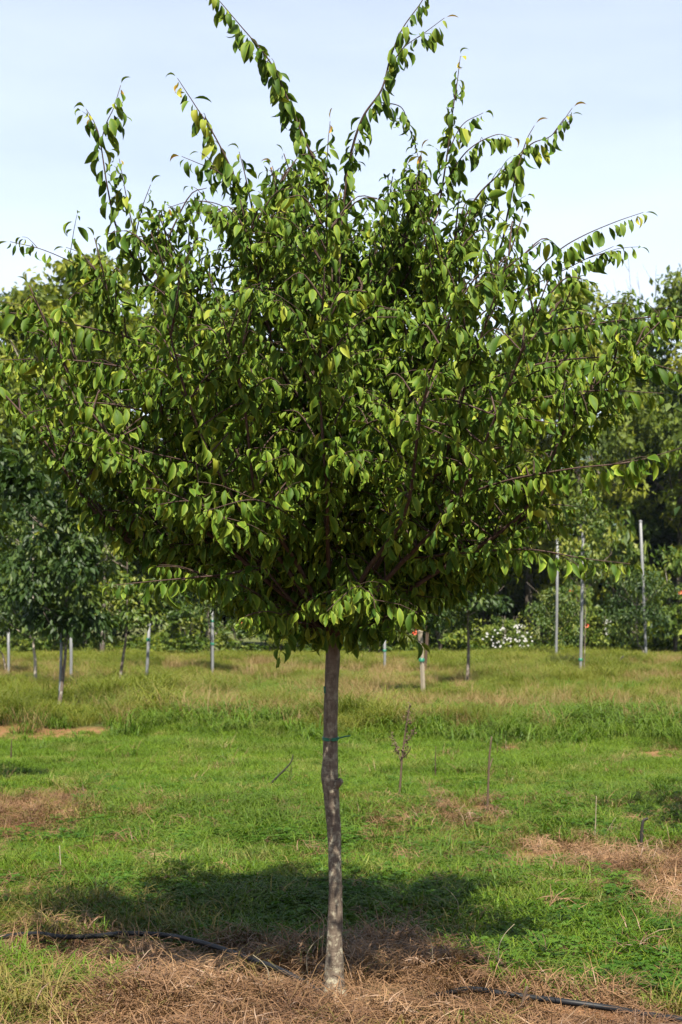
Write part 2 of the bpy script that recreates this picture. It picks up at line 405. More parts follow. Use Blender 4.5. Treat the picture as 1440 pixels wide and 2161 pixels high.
# simple two-triangle leaves for things farther off
def scatter_cards(centres, dirs, normals, length, width, rnd):
    n = len(centres)
    y = dirs / (np.linalg.norm(dirs, axis=1)[:, None] + 1e-9)
    x = np.cross(y, normals); x /= np.linalg.norm(x, axis=1)[:, None] + 1e-9
    z = np.cross(x, y)
    L = length[:, None]; W = width[:, None]
    p0 = centres - y * L * .5; p2 = centres + y * L * .5 - z * L * .12
    mid = centres - y * L * .05 + z * L * .1
    p1 = mid - x * W * .5; p3 = mid + x * W * .5
    v = np.stack([p0, p1, p2, p3], 1).reshape(-1, 3)
    i = np.arange(n)[:, None] * 4
    f = np.concatenate([i + np.array([[0, 3, 2]]), i + np.array([[0, 2, 1]])])
    return v, f, np.repeat(rnd, 4), np.zeros(n * 4)
def unit(n):
    d = rng.normal(size=(n, 3)); return d / np.linalg.norm(d, axis=1)[:, None]

# ------------------------------------------------------------------ ground
def build_ground():
    ys = np.concatenate([np.linspace(-60, 2, 14), np.arange(2.4, 4.4, .2), np.arange(4.4, 8, .06), np.arange(8, 13, .11), np.arange(13, 22, .25), np.arange(22, 60, 1.2), np.geomspace(61, 2600, 26)])
    xs1 = np.concatenate([np.arange(0, 2.2, .06), np.arange(2.2, 5, .14), np.arange(5, 16, .6), np.geomspace(16.5, 1500, 22)])
    xs = np.concatenate([-xs1[:0:-1], xs1])
    X, Yg = np.meshgrid(xs, ys)
    Z = gz(X, Yg); Z = np.where(Yg < 2, 0, Z)
    _, _, s, d = zones(X, Yg)
    v = np.stack([X, Yg, Z], -1).reshape(-1, 3); nx, ny = len(xs), len(ys)
    i = (np.arange(ny - 1)[:, None] * nx + np.arange(nx - 1)[None, :]).ravel()
    f = np.stack([i, i + 1, i + nx + 1, i + nx], 1)
    me = mesh_np('ground', v, f, M_ground, smooth_=True)
    for nm, arr in (('straw', s), ('dirt', d)):
        a = me.attributes.new(nm, 'FLOAT', 'POINT'); a.data.foreach_set('value', arr.ravel().astype(np.float32))
    link('ground', me, kind='structure')
build_ground()

# distant ridge
def build_ridge():
    n, k = 90, 10
    xs = np.linspace(-1300, 1300, n); v = []
    for j in range(k):
        t = j / (k - 1)
        for x in xs:
            h = 150 + 60 * math.sin(x * .0016 + .6) + 35 * math.sin(x * .006 + 1) + 26 * float(fbm(np.array([x * .012]), np.array([t]), 4)[0])
            v.append((x, 1050 + 900 * t + 40 * math.sin(x * .01), -2 + h * math.sin(t * math.pi * .5) ** .8 + 9 * float(fbm(np.array([x * .05]), np.array([t * 9]), 7)[0]) * t))
    f = [(j * n + i, j * n + i + 1, (j + 1) * n + i + 1, (j + 1) * n + i) for j in range(k - 1) for i in range(n - 1)]
    m = mat('wooded_ridge'); b = NB(m)
    pos = b.new('ShaderNodeNewGeometry').outputs['Position']
    c = b.ramp(b.noise(pos, .03, 6, .7), [(.3, (.022, .045, .018)), (.55, (.045, .075, .028)), (.75, (.08, .10, .04))])
    p = b.new('ShaderNodeBsdfPrincipled'); b.l.new(c, p.inputs['Base Color']); p.inputs['Roughness'].default_value = .9
    b.out(p.outputs[0])
    link('mountain', mesh_np('mountain', v, f, m, smooth_=True), kind='structure')
build_ridge()

# ------------------------------------------------------------------ woods: crowns of many leaves gathered on lobes
def crown_mesh(name, m, w, h, lobes, per, leaf, taper=.6, seed=0, base=0.0, loose=.25):
    r = np.random.default_rng(seed); C, D, N, S, Q = [], [], [], [], []
    for k in range(lobes):
        t = r.uniform(0, 1) ** .8
        rr = w * (math.sin(math.pi * min(1, (t * .86 + .14))) ** taper) * r.uniform(.45, 1.0)
        a = r.uniform(0, 2 * math.pi)
        c = np.array([rr * math.cos(a), rr * math.sin(a), base + t * h])
        lr = w * r.uniform(.20, .40); n = int(per * r.uniform(.6, 1.4))
        d = r.normal(size=(n, 3)); d /= np.linalg.norm(d, axis=1)[:, None]
        rad = lr * np.clip(r.uniform(.35, 1, n) ** .5 + r.normal(size=n) * loose * .25, .1, 1.5)
        pts = c + d * rad[:, None] * np.array([1.1, 1.1, .72])
        C.append(pts); N.append(d * .5 + np.array([0, 0, .7]) + r.normal(size=(n, 3)) * .5); D.append(r.normal(size=(n, 3)) * .8 + d * .6 + np.array([0, 0, -.5]))
        S.append(leaf * r.uniform(.6, 1.3, n)); Q.append(np.clip(r.uniform(.1, .9) + r.normal(size=n) * .18, 0, 1))
    C, D, N, S, Q = map(np.concatenate, (C, D, N, S, Q))
    v, f, rn, ed = scatter_cards(C, D, N, S, S * .55, Q)
    return mesh_np(name, v, f, m, rn, ed)
def woods_trunk_mesh(name, h, rad, m, seed, limbs=5):
    r = random.Random(seed); g = Geo()
    pts = [V3((0, 0, -.2))]
    for k in range(1, 6): pts.append(V3((r.uniform(-.25, .25), r.uniform(-.25, .25), h * k / 5)))
    g.tube(curve_pts(pts, 12), np.linspace(rad, rad * .25, 12), 7)
    for k in range(limbs):
        z = h * r.uniform(.3, .8); a = r.uniform(0, 6.28); L = h * r.uniform(.2, .38)
        p0 = V3((0, 0, z)); p1 = p0 + V3((math.cos(a) * L * .5, math.sin(a) * L * .5, L * .35)); p2 = p0 + V3((math.cos(a) * L * .8, math.sin(a) * L * .8, L * .9))
        g.tube(curve_pts([p0, p1, p2], 6), np.linspace(rad * .4, rad * .08, 6), 5)
    return g.mesh(name, m)
WC = [crown_mesh('crown', M_wood_a, 3.6, 12.2, 74, 150, .36, seed=1, base=1.6), crown_mesh('crown', M_wood_b, 3.4, 11.8, 70, 160, .34, seed=2, base=1.4),
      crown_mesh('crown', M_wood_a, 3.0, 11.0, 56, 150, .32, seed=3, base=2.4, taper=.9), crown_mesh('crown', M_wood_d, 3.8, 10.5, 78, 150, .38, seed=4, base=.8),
      crown_mesh('crown', M_wood_b, 2.8, 10.4, 44, 120, .32, seed=5, base=3.6, taper=1.0, loose=.5)]
WT = [woods_trunk_mesh('trunk', 11, .24, M_bark_far, s) for s in (1, 2, 3)]
def woods_tree(px, Y, top, var, label, sx=1.0):
    base = P(px, 1380, Y); H = P(px, top, Y).z
    e = link('woodland_tree', None, loc=(base.x, Y, 0), label=label, cat='tree', group='trees along the edge of the wood')
    s = H / (14.2 if var < 2 else 13.8)
    e.scale = (s * sx, s * sx, s); e.rotation_euler.z = random.uniform(0, 6.28)
    link('crown', WC[var], e); link('trunk', WT[var % 3], e)
    return e
woods_tree(-90, 61, 650, 0, 'olive woodland tree cut off by the left edge of the photo')
woods_tree(55, 64, 588, 2, 'woodland tree whose top meets the sky beneath the arching far-left shoot')
woods_tree(95, 70, 640, 1, 'green woodland tree filling the wood between the two far-left crowns', 1.2)
woods_tree(-40, 73, 660, 3, 'dark woodland tree behind the far-left edge trees', 1.2)
woods_tree(1390, 78, 690, 3, 'dark woodland tree standing deeper in the wood at the right edge', .9)
woods_tree(1035, 71, 700, 1, 'green woodland tree seen through the right half of the crown', .9)
woods_tree(185, 60, 545, 0, 'tallest olive tree in the wood, peaking left of the young tree')
woods_tree(330, 66, 590, 1, 'green woodland tree showing behind the left side of the young crown')
woods_tree(450, 62, 620, 2, 'woodland tree behind the sky notch left of the young crown', 1.1)
woods_tree(575, 68, 640, 3, 'dark woodland tree hidden behind the left half of the young crown', 1.1)
woods_tree(700, 63, 640, 1, 'woodland tree directly behind the trunk of the young tree', 1.15)
woods_tree(830, 69, 690, 3, 'dark woodland tree behind the right half of the young crown', 1.1)
woods_tree(915, 61, 760, 0, 'lower olive tree just left of the gap showing the blue ridge')
woods_tree(1120, 66, 650, 2, 'narrow olive tree just right of the gap showing the blue ridge', .8)
woods_tree(1225, 62, 600, 0, 'tallest yellowish tree on the right side of the wood', .72)
woods_tree(1330, 70, 660, 4, 'thin-crowned woodland tree beneath the bare twigs at right', .8)
woods_tree(1445, 65, 612, 4, 'loose woodland tree cut off by the right edge of the photo', .85)
woods_tree(1560, 63, 640, 0, 'olive woodland tree beyond the right edge')
woods_tree(-260, 66, 620, 1, 'green woodland tree beyond the left edge')
for px, Y, top, var, lab in [(-440, 63, 600, 0, 'olive woodland tree well beyond the left edge'), (-640, 66, 640, 1, 'green woodland tree far beyond the left edge'), (-850, 64, 600, 3, 'dark woodland tree farthest beyond the left edge'),
                             (1740, 66, 620, 1, 'green woodland tree well beyond the right edge'), (1940, 63, 650, 0, 'olive woodland tree far beyond the right edge'), (2150, 66, 610, 3, 'dark woodland tree farthest beyond the right edge')]:
    woods_tree(px, Y, top, var, lab, 1.1)
# a lower, dark second rank that closes the foot of the wood
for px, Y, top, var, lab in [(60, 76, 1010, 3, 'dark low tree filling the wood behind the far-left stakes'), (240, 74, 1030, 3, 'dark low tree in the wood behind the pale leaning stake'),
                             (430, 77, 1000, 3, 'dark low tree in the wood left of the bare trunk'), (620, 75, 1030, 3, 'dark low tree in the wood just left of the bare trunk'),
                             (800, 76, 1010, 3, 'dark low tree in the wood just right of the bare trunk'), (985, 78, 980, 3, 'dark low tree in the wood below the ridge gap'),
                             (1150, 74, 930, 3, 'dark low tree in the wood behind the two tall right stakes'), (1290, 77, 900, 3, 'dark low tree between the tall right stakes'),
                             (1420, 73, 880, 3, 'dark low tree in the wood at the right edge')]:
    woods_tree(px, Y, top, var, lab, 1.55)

def bare_tree():
    g0 = P(1370, 1380, 72); e = link('bare_tree', None, loc=(g0.x, 72, 0), label='leafless tree with thin grey twigs rising into the sky at right', cat='tree')
    g = Geo(); r = random.Random(4)
    g.tube(curve_pts([(0, 0, -.1), (.2, 0, 5), (-.1, 0, 10), (0, 0, 12.5)], 10), np.linspace(.2, .05, 10), 6)
    link('trunk', g.mesh('trunk', M_bark_far), e)
    for tipx, tipy, bx, bz in [(1325, 530, 0, 11), (1385, 560, 0, 11.5), (1295, 590, -.2, 10.5), (1430, 575, .2, 11), (1408, 590, .2, 11.5), (1345, 575, 0, 12)]:
        b = Geo(); t = P(tipx, tipy, 72) - V3((g0.x, 72, 0)); p0 = V3((bx * .3, 0, bz)); m = p0.lerp(t, .5) + V3((r.uniform(-.3, .3), r.uniform(-.5, .5), -.3))
        c = curve_pts([p0, m, t], 10); b.tube(c, np.linspace(.035, .008, 10), 4)
        for k in (4, 5, 6, 7, 8):
            q = V3(c[k]); d = V3((r.uniform(-.7, .7), r.uniform(-.5, .5), r.uniform(.4, 1.1)))
            b.tube([q, q + d * .5, q + d + V3((0, 0, .15))], [.013, .010, .005], 3)
        link('branch', b.mesh('branch', M_bark_far), e)
bare_tree()

# undergrowth mass at the foot of the wood, and the shrubs one can tell apart
def undergrowth():
    C, D, N, S, Q = [], [], [], [], []
    r = np.random.default_rng(31)
    for k in range(390):
        px = r.uniform(-800, 2240); Y = r.uniform(57.5, 64); g = P(px, 1380, Y)
        hgt = r.uniform(.4, 1.5) * (.8 + .5 * math.sin(px * .02)) * (1.0 if Y > 59 else .55); n = 90
        d = r.normal(size=(n, 3)); d /= np.linalg.norm(d, axis=1)[:, None]; d[:, 2] = abs(d[:, 2])
        w = r.uniform(.5, 1.0)
        C.append(np.array([g.x, Y, 0.05]) + d * r.uniform(.5, 1, n)[:, None] * np.array([w, w * .7, hgt])); N.append(d + np.array([0, 0, .8]) + r.normal(size=(n, 3)) * .5)
        D.append(d + r.normal(size=(n, 3)) * .6 + np.array([0, 0, -.3])); S.append(r.uniform(.14, .3, n)); Q.append(np.clip(r.uniform(.1, .8) + r.normal(size=n) * .2, 0, 1))
    C, D, N, S, Q = map(np.concatenate, (C, D, N, S, Q))
    v, f, rn, ed = scatter_cards(C, D, N, S, S * .5, Q)
    link('undergrowth', mesh_np('undergrowth', v, f, M_wood_b, rn, ed), kind='stuff', label='mixed green undergrowth along the foot of the wood', cat='undergrowth')
undergrowth()
def shrub_mesh(seed, m, w, h, n_clump, leaf):
    return crown_mesh('foliage', m, w, h, n_clump, 70, leaf, taper=.45, seed=seed, base=.12, loose=.6)
SH = [shrub_mesh(21, M_young_y, .95, 1.6, 20, .20), shrub_mesh(22, M_wood_b, 1.0, 1.7, 22, .20), shrub_mesh(23, M_wood_a, .9, 1.5, 18, .18)]
def stems_mesh(seed, h):
    g = Geo(); r = random.Random(seed)
    for k in range(6):
        a = r.uniform(0, 6.28); d = r.uniform(.2, .5)
        g.tube(curve_pts([(0, 0, -.05), (math.cos(a) * d * .4, math.sin(a) * d * .4, h * .5), (math.cos(a) * d, math.sin(a) * d, h)], 5), np.linspace(.025, .008, 5), 4)
    return g.mesh('stems', M_bark_far)
SS = stems_mesh(3, 1.5)
def shrub(px, top, Y, var, label, sx=1.0):
    g = P(px, 1380, Y); e = link('shrub', None, loc=(g.x, Y, 0), label=label, cat='shrub', group='shrubs in front of the wood')
    s = (P(px, top, Y).z) / 1.9; e.scale = (s * sx, s * sx, s); e.rotation_euler.z = random.uniform(0, 6)
    link('foliage', SH[var], e); link('stems', SS, e); return e
shrub(392, 1262, 55, 0, 'yellow-green shrub just left of the grey stake under the crown')
shrub(505, 1305, 54, 0, 'yellow-green shrub just right of the grey stake under the crown', 1.2)
shrub(590, 1335, 55, 2, 'low olive shrub left of the bare trunk')
shrub(220, 1330, 56, 1, 'green shrub between the brown slanting trunk and the left stakes')
shrub(40, 1340, 56, 1, 'green shrub behind the far-left stake')
shrub(780, 1340, 56, 0, 'small yellow-green shrub right of the bare trunk')
shrub(930, 1270, 57, 1, 'green shrub behind the leaning brown stick')
shrub(1270, 1290, 56, 1, 'green shrub between the two tall right-hand stakes')
shrub(1425, 1150, 57, 1, 'tall green shrub against the right edge of the photo', .75)
shrub(1300, 1065, 60, 0, 'bright yellow-green sprig of leaves above the tall right-hand stakes', .5)

def flower_mesh(seed, n, w, h, z0, m, size):
    r = np.random.default_rng(seed); d = r.normal(size=(n, 3)); d /= np.linalg.norm(d, axis=1)[:, None]
    c = d * np.array([w, w * .6, h]) * r.uniform(.6, 1, n)[:, None] + np.array([0, 0, z0])
    C, D, N = [], [], []
    for k in range(n):
        for q in range(5):
            a = q * 1.2566; dd = np.array([math.cos(a), -.5, math.sin(a)])
            C.append(c[k] + dd * size * .4); D.append(dd); N.append((0, -1, .4))
    v, f, rn, ed = scatter_cards(np.array(C), np.array(D), np.array(N, float), np.full(n * 5, size), np.full(n * 5, size * .8), np.full(n * 5, .5))
    return mesh_np('blossoms', v, f, m, rn, ed)
def flowering(name, px, py, Y, m, n, w, h, size, label, cat, top):
    g = P(px, 1380, Y); e = link(name, None, loc=(g.x, Y, 0), label=label, cat=cat)
    z = P(px, py, Y).z
    f = link('foliage', SH[1], e); s = top / 1.9; f.scale = (s, s * .7, s)
    link('stems', SS, e)
    link('blossoms', flower_mesh(px, n, w, h, z, m, size), e, (0, -.55, 0)); return e
flowering('flowering_shrub', 1068, 1345, 55.5, M_petal, 70, 1.0, .62, .05, 'low shrub covered with white blossoms at the foot of the wood', 'shrub', 1.5)
flowering('flowering_shrub', 1281, 1322, 56.0, M_petal, 10, .16, .4, .07, 'small shrub with a few white blossoms beside the far right sapling', 'shrub', 1.5)
def vine(px, Y, top, spots, label):
    g = P(px, 1380, Y); e = link('flowering_vine', None, loc=(g.x, Y, 0), label=label, cat='vine')
    f = link('foliage', SH[1], e); s = P(px, top, Y).z / 1.9; f.scale = (.7 * s ** .5, .5 * s ** .5, s)
    st = link('stems', SS, e); st.scale = (1, 1, s)
    C, D, N = [], [], []
    r = np.random.default_rng(px)
    for (x, y) in spots:
        p = np.array(P(x, y, Y - .9)) - np.array([g.x, Y, 0])
        for q in range(6):
            dd = np.array([math.cos(q * 1.05), -.7, math.sin(q * 1.05)]) + r.normal(size=3) * .2
            C.append(p + dd * .06); D.append(dd); N.append((0, -1, .3))
    n = len(C)
    v, f2, rn, ed = scatter_cards(np.array(C), np.array(D), np.array(N, float), np.full(n, .075), np.full(n, .06), np.full(n, .5))
    link('blossoms', mesh_np('blossoms', v, f2, M_petal_o, rn, ed), e)
vine(800, 56.5, 1180, [(790, 1217), (807, 1211), (810, 1232), (737, 1240), (880, 1330), (907, 1291), (875, 1336)], 'vine with orange-red trumpet flowers right of the bare trunk')
vine(570, 56.5, 1130, [(486, 1148), (512, 1192), (625, 1215), (592, 1221), (508, 1312)], 'vine with a few orange-red flowers left of the bare trunk')
vine(1225, 56.2, 1220, [(1205, 1248), (1238, 1320), (1435, 1250)], 'vine with scattered orange flowers by the tall right-hand stakes')

# ------------------------------------------------------------------ nursery trees and stakes
def young_tree(bpx, bpy_, tpx, top, crown_bot, halfw, m, bark, label, rad=.035, seed=0, n=1500, leaf=.11):
    g = on_ground(bpx, bpy_); Y = g.y
    e = link('sapling', None, loc=g, label=label, cat='tree', group='young trees in the nursery rows')
    zt = P(tpx, top, Y) - g; zb = P(tpx, crown_bot, Y) - g; hw = halfw * Y / F_PX
    gg = Geo(); r = random.Random(seed); bx = zb.x
    ctr = [V3((0, 0, -.05)), V3((bx * .5 + .02, 0, zb.z * .5)), V3((bx, 0, zb.z)), V3((zt.x, .05, zt.z * .96))]
    cc = curve_pts(ctr, 14); gg.tube(cc, np.linspace(rad, rad * .25, 14), 7)
    for k in range(9):
        i = r.randint(8, 12); p0 = V3(cc[i]); a = r.uniform(0, 6.28); L = hw * r.uniform(.6, 1.0)
        gg.tube(curve_pts([p0, p0 + V3((math.cos(a) * L * .5, math.sin(a) * L * .5, L * .3)), p0 + V3((math.cos(a) * L, math.sin(a) * L, L * .75))], 5), np.linspace(rad * .35, .004, 5), 4)
    link('trunk', gg.mesh('trunk', bark), e)
    rr = np.random.default_rng(seed + 50); C, D, N, S, Q = [], [], [], [], []
    h = zt.z - zb.z; lob = 40; n = int(n * 2.1)
    for k in range(lob):
        t = rr.uniform(0, 1) ** 1.25; w = hw * (math.sin(math.pi * (t * .8 + .16)) ** .7) * rr.uniform(.3, .95); a = rr.uniform(0, 6.28)
        c = np.array([bx + (zt.x - bx) * t + w * math.cos(a), w * math.sin(a), zb.z + h * t]); q = n // lob
        d = unit(q); lr = hw * rr.uniform(.22, .42)
        C.append(c + d * (rr.uniform(.2, 1, q) ** .5)[:, None] * lr * np.array([1.2, 1.2, .7])); N.append(d * .4 + np.array([0, -.1, .7]) + rr.normal(size=(q, 3)) * .5)
        D.append(d * .7 + np.array([0, 0, -.7]) + rr.normal(size=(q, 3)) * .4); S.append(leaf * rr.uniform(.6, 1.3, q)); Q.append(np.clip(rr.uniform(.1, .9) + rr.normal(size=q) * .2, 0, 1))
    C, D, N, S, Q = map(np.concatenate, (C, D, N, S, Q))
    v, f, rn, ed = scatter_cards(C, D, N, S, S * .5, Q)
    link('crown', mesh_np('crown', v, f, m, rn, ed), e); return e
young_tree(120, 1524, 140, 935, 1330, 128, M_young, M_bark_mid, 'dark green nursery tree tied to the pale stake nearest the camera at left', .034, 1, 2600, .12)
young_tree(75, 1467, 70, 985, 1325, 115, M_young, M_bark_pale, 'dark green nursery tree with a pale trunk left of the nearest stake', .04, 2, 2200, .12)
young_tree(247, 1467, 268, 1075, 1312, 100, M_young_y, M_bark_mid, 'yellow-green nursery tree on a brown slanting trunk', .036, 3, 1700, .12)
young_tree(16, 1432, -5, 1080, 1340, 85, M_young, M_bark_mid, 'dark green nursery tree at the left edge behind the thin stake', .03, 4, 1500, .13)
young_tree(986, 1447, 988, 1130, 1310, 92, M_young, M_bark_mid, 'nursery tree with a straight grey-brown trunk right of the wooden stake', .045, 5, 1500, .13)
young_tree(1174, 1396, 1176, 1245, 1352, 70, M_young_y, M_bark_mid, 'low bushy sapling at the foot of the middle tall stake', .03, 6, 1200, .13)
young_tree(1232, 1432, 1235, 1045, 1225, 66, M_young_y, M_bark_mid, 'slender sapling tied high on the longest metal stake', .014, 7, 800, .12)
young_tree(1363, 1392, 1345, 1205, 1345, 88, M_young, M_bark_mid, 'round-headed sapling under the rightmost tall stake', .045, 8, 1600, .14)
young_tree(447, 1422, 440, 1110, 1290, 95, M_young, M_bark_mid, 'nursery tree half hidden behind the left underside of the young crown', .03, 9, 1300, .13)
young_tree(896, 1472, 880, 1150, 1320, 85, M_young, M_bark_mid, 'nursery tree half hidden behind the right underside of the young crown', .012, 10, 1000, .12)
# golden autumn bush half way up at the left
def gold():
    g = P(215, 1380, 53); e = link('golden_tree', None, loc=(g.x, 53, 0), label='small tree with golden yellow foliage showing through the left of the crown', cat='tree')
    zc = P(215, 1025, 53).z; tr = Geo(); tr.tube(curve_pts([(0, 0, -.1), (.1, 0, zc * .5), (0, 0, zc)], 8), np.linspace(.1, .03, 8), 6); link('trunk', tr.mesh('trunk', M_bark_far), e)
    c = link('crown', crown_mesh('crown', M_gold, 1.15, 1.7, 22, 60, .22, taper=.5, seed=77, loose=.5), e); c.location.z = zc - 1.0
gold()
TIES = {308: (.75,), 449: (.8, .45), 1225: (.12,), 894: (.55,), 124: (.85,), 812: (.6,)}
def stake(name, top, base, label, m, rad=.014, flat=False, group='stakes in the nursery rows'):
    g = on_ground(*base); t = P(top[0], top[1], g.y); gg = Geo()
    d = t - g; gg.tube([V3((0, 0, 0)) - d.normalized() * .15, d * .5 + V3((.006, 0, 0)), d], rad, 4 if flat else 10)
    gg.tube([d - d.normalized() * .02, d + d.normalized() * .012], [rad * 1.25, rad * 1.25], 4 if flat else 10)
    o = link(name, gg.mesh(name, m, not flat), None, g, label=label, cat='stake', group=group)
    for fr in TIES.get(base[0], ()):
        tg = Geo(); tg.tube([d * fr, d * fr + V3((0, 0, .05))], rad * 1.35, 8); link('tie', tg.mesh('tie', M_tape), o)
    return o
stake('metal_stake', (131, 1325), (124, 1524), 'pale metal stake leaning on a dark trunk, nearest of the left group', M_steel, .021)
stake('metal_stake', (18, 1330), (18, 1434), 'short thin metal stake at the left edge of the field', M_steel, .034)
stake('metal_stake', (150, 1320), (150, 1447), 'bluish grey stake just right of the nearest left stake', M_steel, .034)
stake('metal_stake', (315, 1318), (308, 1455), 'pale metal stake leaning right of the brown slanting trunk', M_steel, .032)
stake('metal_stake', (448, 1285), (449, 1423), 'grey stake under the left of the crown, between two yellow-green shrubs', M_steel, .036)
stake('metal_stake', (812, 1345), (812, 1420), 'short pale stake just right of the bare trunk', M_steel, .036)
stake('wooden_stake', (887, 1332), (894, 1474), 'cream wooden stake leaning slightly left of the brown stick', M_cane, .04, True)
stake('metal_stake', (1177, 1132), (1174, 1398), 'tall thin metal stake rising from the low bushy sapling', M_steel, .045)
stake('metal_stake', (1231, 1118), (1225, 1432), 'longest metal stake, standing in open grass with its foot bare', M_steel, .038)
stake('metal_stake', (1352, 1100), (1364, 1393), 'rightmost tall metal stake leaning over the round-headed sapling', M_steel, .05)
stake('wooden_stick', (905, 1288), (896, 1425), 'brown wooden stick crossing behind the cream stake', M_dead, .04, True, None)

# ------------------------------------------------------------------ grass: tufts placed by geometry nodes
def tuft_mesh(name, n, rad, h, hv, width, lean, m, seed, segs=3, droop=.5, flatz=None):
    r = np.random.default_rng(seed); V, F, A, E = [], [], [], []; o = 0
    for k in range(n):
        a = r.uniform(0, 6.283); b = np.array([math.cos(a), math.sin(a), 0]) * rad * math.sqrt(r.uniform())
        az = r.uniform(0, 6.283); d = np.array([math.cos(az), math.sin(az), 0]); L = h * (1 + hv * r.uniform(-1, 1)); ln = lean * r.uniform(.2, 1.0)
        sd = np.array([-d[1], d[0], 0]); w = width * r.uniform(.7, 1.2); q = r.uniform()
        for s in range(segs + 1):
            t = s / segs; ang = ln + droop * t * t * r.uniform(.8, 1.2)
            p = b + (d * math.sin(ang) + np.array([0, 0, math.cos(ang)])) * L * t
            ww = w * (1 - t ** 2.2) * .5
            if s < segs:
                V += [p - sd * ww, p + sd * ww]; A += [q, q]; E += [t, t]
            else: V.append(p); A.append(q); E.append(1.)
        for s in range(segs - 1):
            i = o + 2 * s; F += [(i, i + 1, i + 3), (i, i + 3, i + 2)]
        i = o + 2 * (segs - 1); F.append((i, i + 1, i + 2)); o += 2 * segs + 1
    return mesh_np(name, np.array(V), np.array(F), m, A, E)
def straw_mesh(name, n, rad, L, width, m, seed, lift=.03):
    r = np.random.default_rng(seed); V, F, A, E = [], [], [], []; o = 0
    for k in range(n):
        a = r.uniform(0, 6.283); c = np.array([math.cos(a) * rad * math.sqrt(r.uniform()), math.sin(a) * rad * math.sqrt(r.uniform()), r.uniform(.0, lift)])
        az = r.uniform(0, 6.283); d = np.array([math.cos(az), math.sin(az), r.normal() * .22]); sd = np.array([-d[1], d[0], 0]); l = L * r.uniform(.4, 1.2); bow = r.normal() * .12
        w = width * r.uniform(.6, 1.3); q = r.uniform()
        for s in range(4):
            t = s / 3 - .5; p = c + d * l * t + sd * bow * l * (4 * t * t) + np.array([0, 0, .02 * (1 - 4 * t * t)]); ww = w * .5 * (1 if 0 < s < 3 else .5)
            V += [p - sd * ww + np.array([0, 0, ww * .5]), p + sd * ww]; A += [q, q]; E += [0, 0]
        for s in range(3):
            i = o + 2 * s; F += [(i, i + 1, i + 3), (i, i + 3, i + 2)]
        o += 8
    return mesh_np(name, np.array(V), np.array(F), m, A, E)
def clover_mesh(name, n, rad, h, size, m, seed):
    r = np.random.default_rng(seed); C, D, N, S, Q = [], [], [], [], []
    for k in range(n):
        a = r.uniform(0, 6.283); rr = rad * math.sqrt(r.uniform()); p = np.array([math.cos(a) * rr, math.sin(a) * rr, h * r.uniform(.4, 1.0)]); q = r.uniform(); s = size * r.uniform(.7, 1.3); rot = r.uniform(0, 6)
        up = np.array([r.normal() * .35, r.normal() * .35, 1])
        for j in range(3):
            aa = rot + j * 2.094; d = np.array([math.cos(aa), math.sin(aa), .1]); C.append(p + d * s * .5); D.append(d); N.append(up); S.append(s); Q.append(q)
    v, f, rn, ed = scatter_cards(np.array(C), np.array(D), np.array(N), np.array(S), np.array(S) * .8, np.array(Q))
    return mesh_np(name, v, f, m, rn, ed)

def scatter(name, pts, scl, sources, label, cat, tilt=.12, idx=None):
    """one stuff object: every vertex carries a tuft"""
    n = len(pts)
    me = bpy.data.meshes.new(name); me.vertices.add(n); me.vertices.foreach_set('co', np.asarray(pts, np.float32).ravel())
    a = me.attributes.new('rot', 'FLOAT_VECTOR', 'POINT'); rot = np.stack([rng.normal(size=n) * tilt, rng.normal(size=n) * tilt, rng.uniform(0, 6.283, n)], 1)
    a.data.foreach_set('vector', rot.astype(np.float32).ravel())
    a = me.attributes.new('scl', 'FLOAT_VECTOR', 'POINT'); sc = np.asarray(scl, float)
    if sc.ndim == 1: sc = np.stack([sc, sc, sc], 1)
    a.data.foreach_set('vector', sc.astype(np.float32).ravel())
    a = me.attributes.new('vid', 'INT', 'POINT'); a.data.foreach_set('value', (rng.integers(0, len(sources), n) if idx is None else idx).astype(np.int32))
    o = link(name, me, kind='stuff', label=label, cat=cat)
    ng = bpy.data.node_groups.new(name, 'GeometryNodeTree')
    ng.interface.new_socket(name='Geometry', in_out='INPUT', socket_type='NodeSocketGeometry')
    ng.interface.new_socket(name='Geometry', in_out='OUTPUT', socket_type='NodeSocketGeometry')
    N, L = ng.nodes, ng.links
    gi, go = N.new('NodeGroupInput'), N.new('NodeGroupOutput'); ip = N.new('GeometryNodeInstanceOnPoints'); jn = N.new('GeometryNodeJoinGeometry')
    for s in sources:
        oi = N.new('GeometryNodeObjectInfo'); oi.transform_space = 'ORIGINAL'; oi.inputs['Object'].default_value = s; oi.inputs['As Instance'].default_value = True
        L.new(oi.outputs['Geometry'], jn.inputs[0])
    L.new(gi.outputs[0], ip.inputs['Points']); L.new(jn.outputs[0], ip.inputs['Instance']); ip.inputs['Pick Instance'].default_value = True
    def na(nm, t):
        x = N.new('GeometryNodeInputNamedAttribute'); x.data_type = t; x.inputs['Name'].default_value = nm
        return next(s for s in x.outputs if s.enabled and s.name == 'Attribute')
    L.new(na('vid', 'INT'), ip.inputs['Instance Index'])
    er = N.new('FunctionNodeEulerToRotation'); L.new(na('rot', 'FLOAT_VECTOR'), er.inputs[0]); L.new(er.outputs[0], ip.inputs['Rotation'])
    L.new(na('scl', 'FLOAT_VECTOR'), ip.inputs['Scale']); L.new(ip.outputs[0], go.inputs[0])
    md = o.modifiers.new('scatter', 'NODES'); md.node_group = ng
    return o
def source(name, me, px, py, label, cat):
    g = on_ground(px, py); return link(name, me, None, g, kind='stuff', label=label, cat=cat)
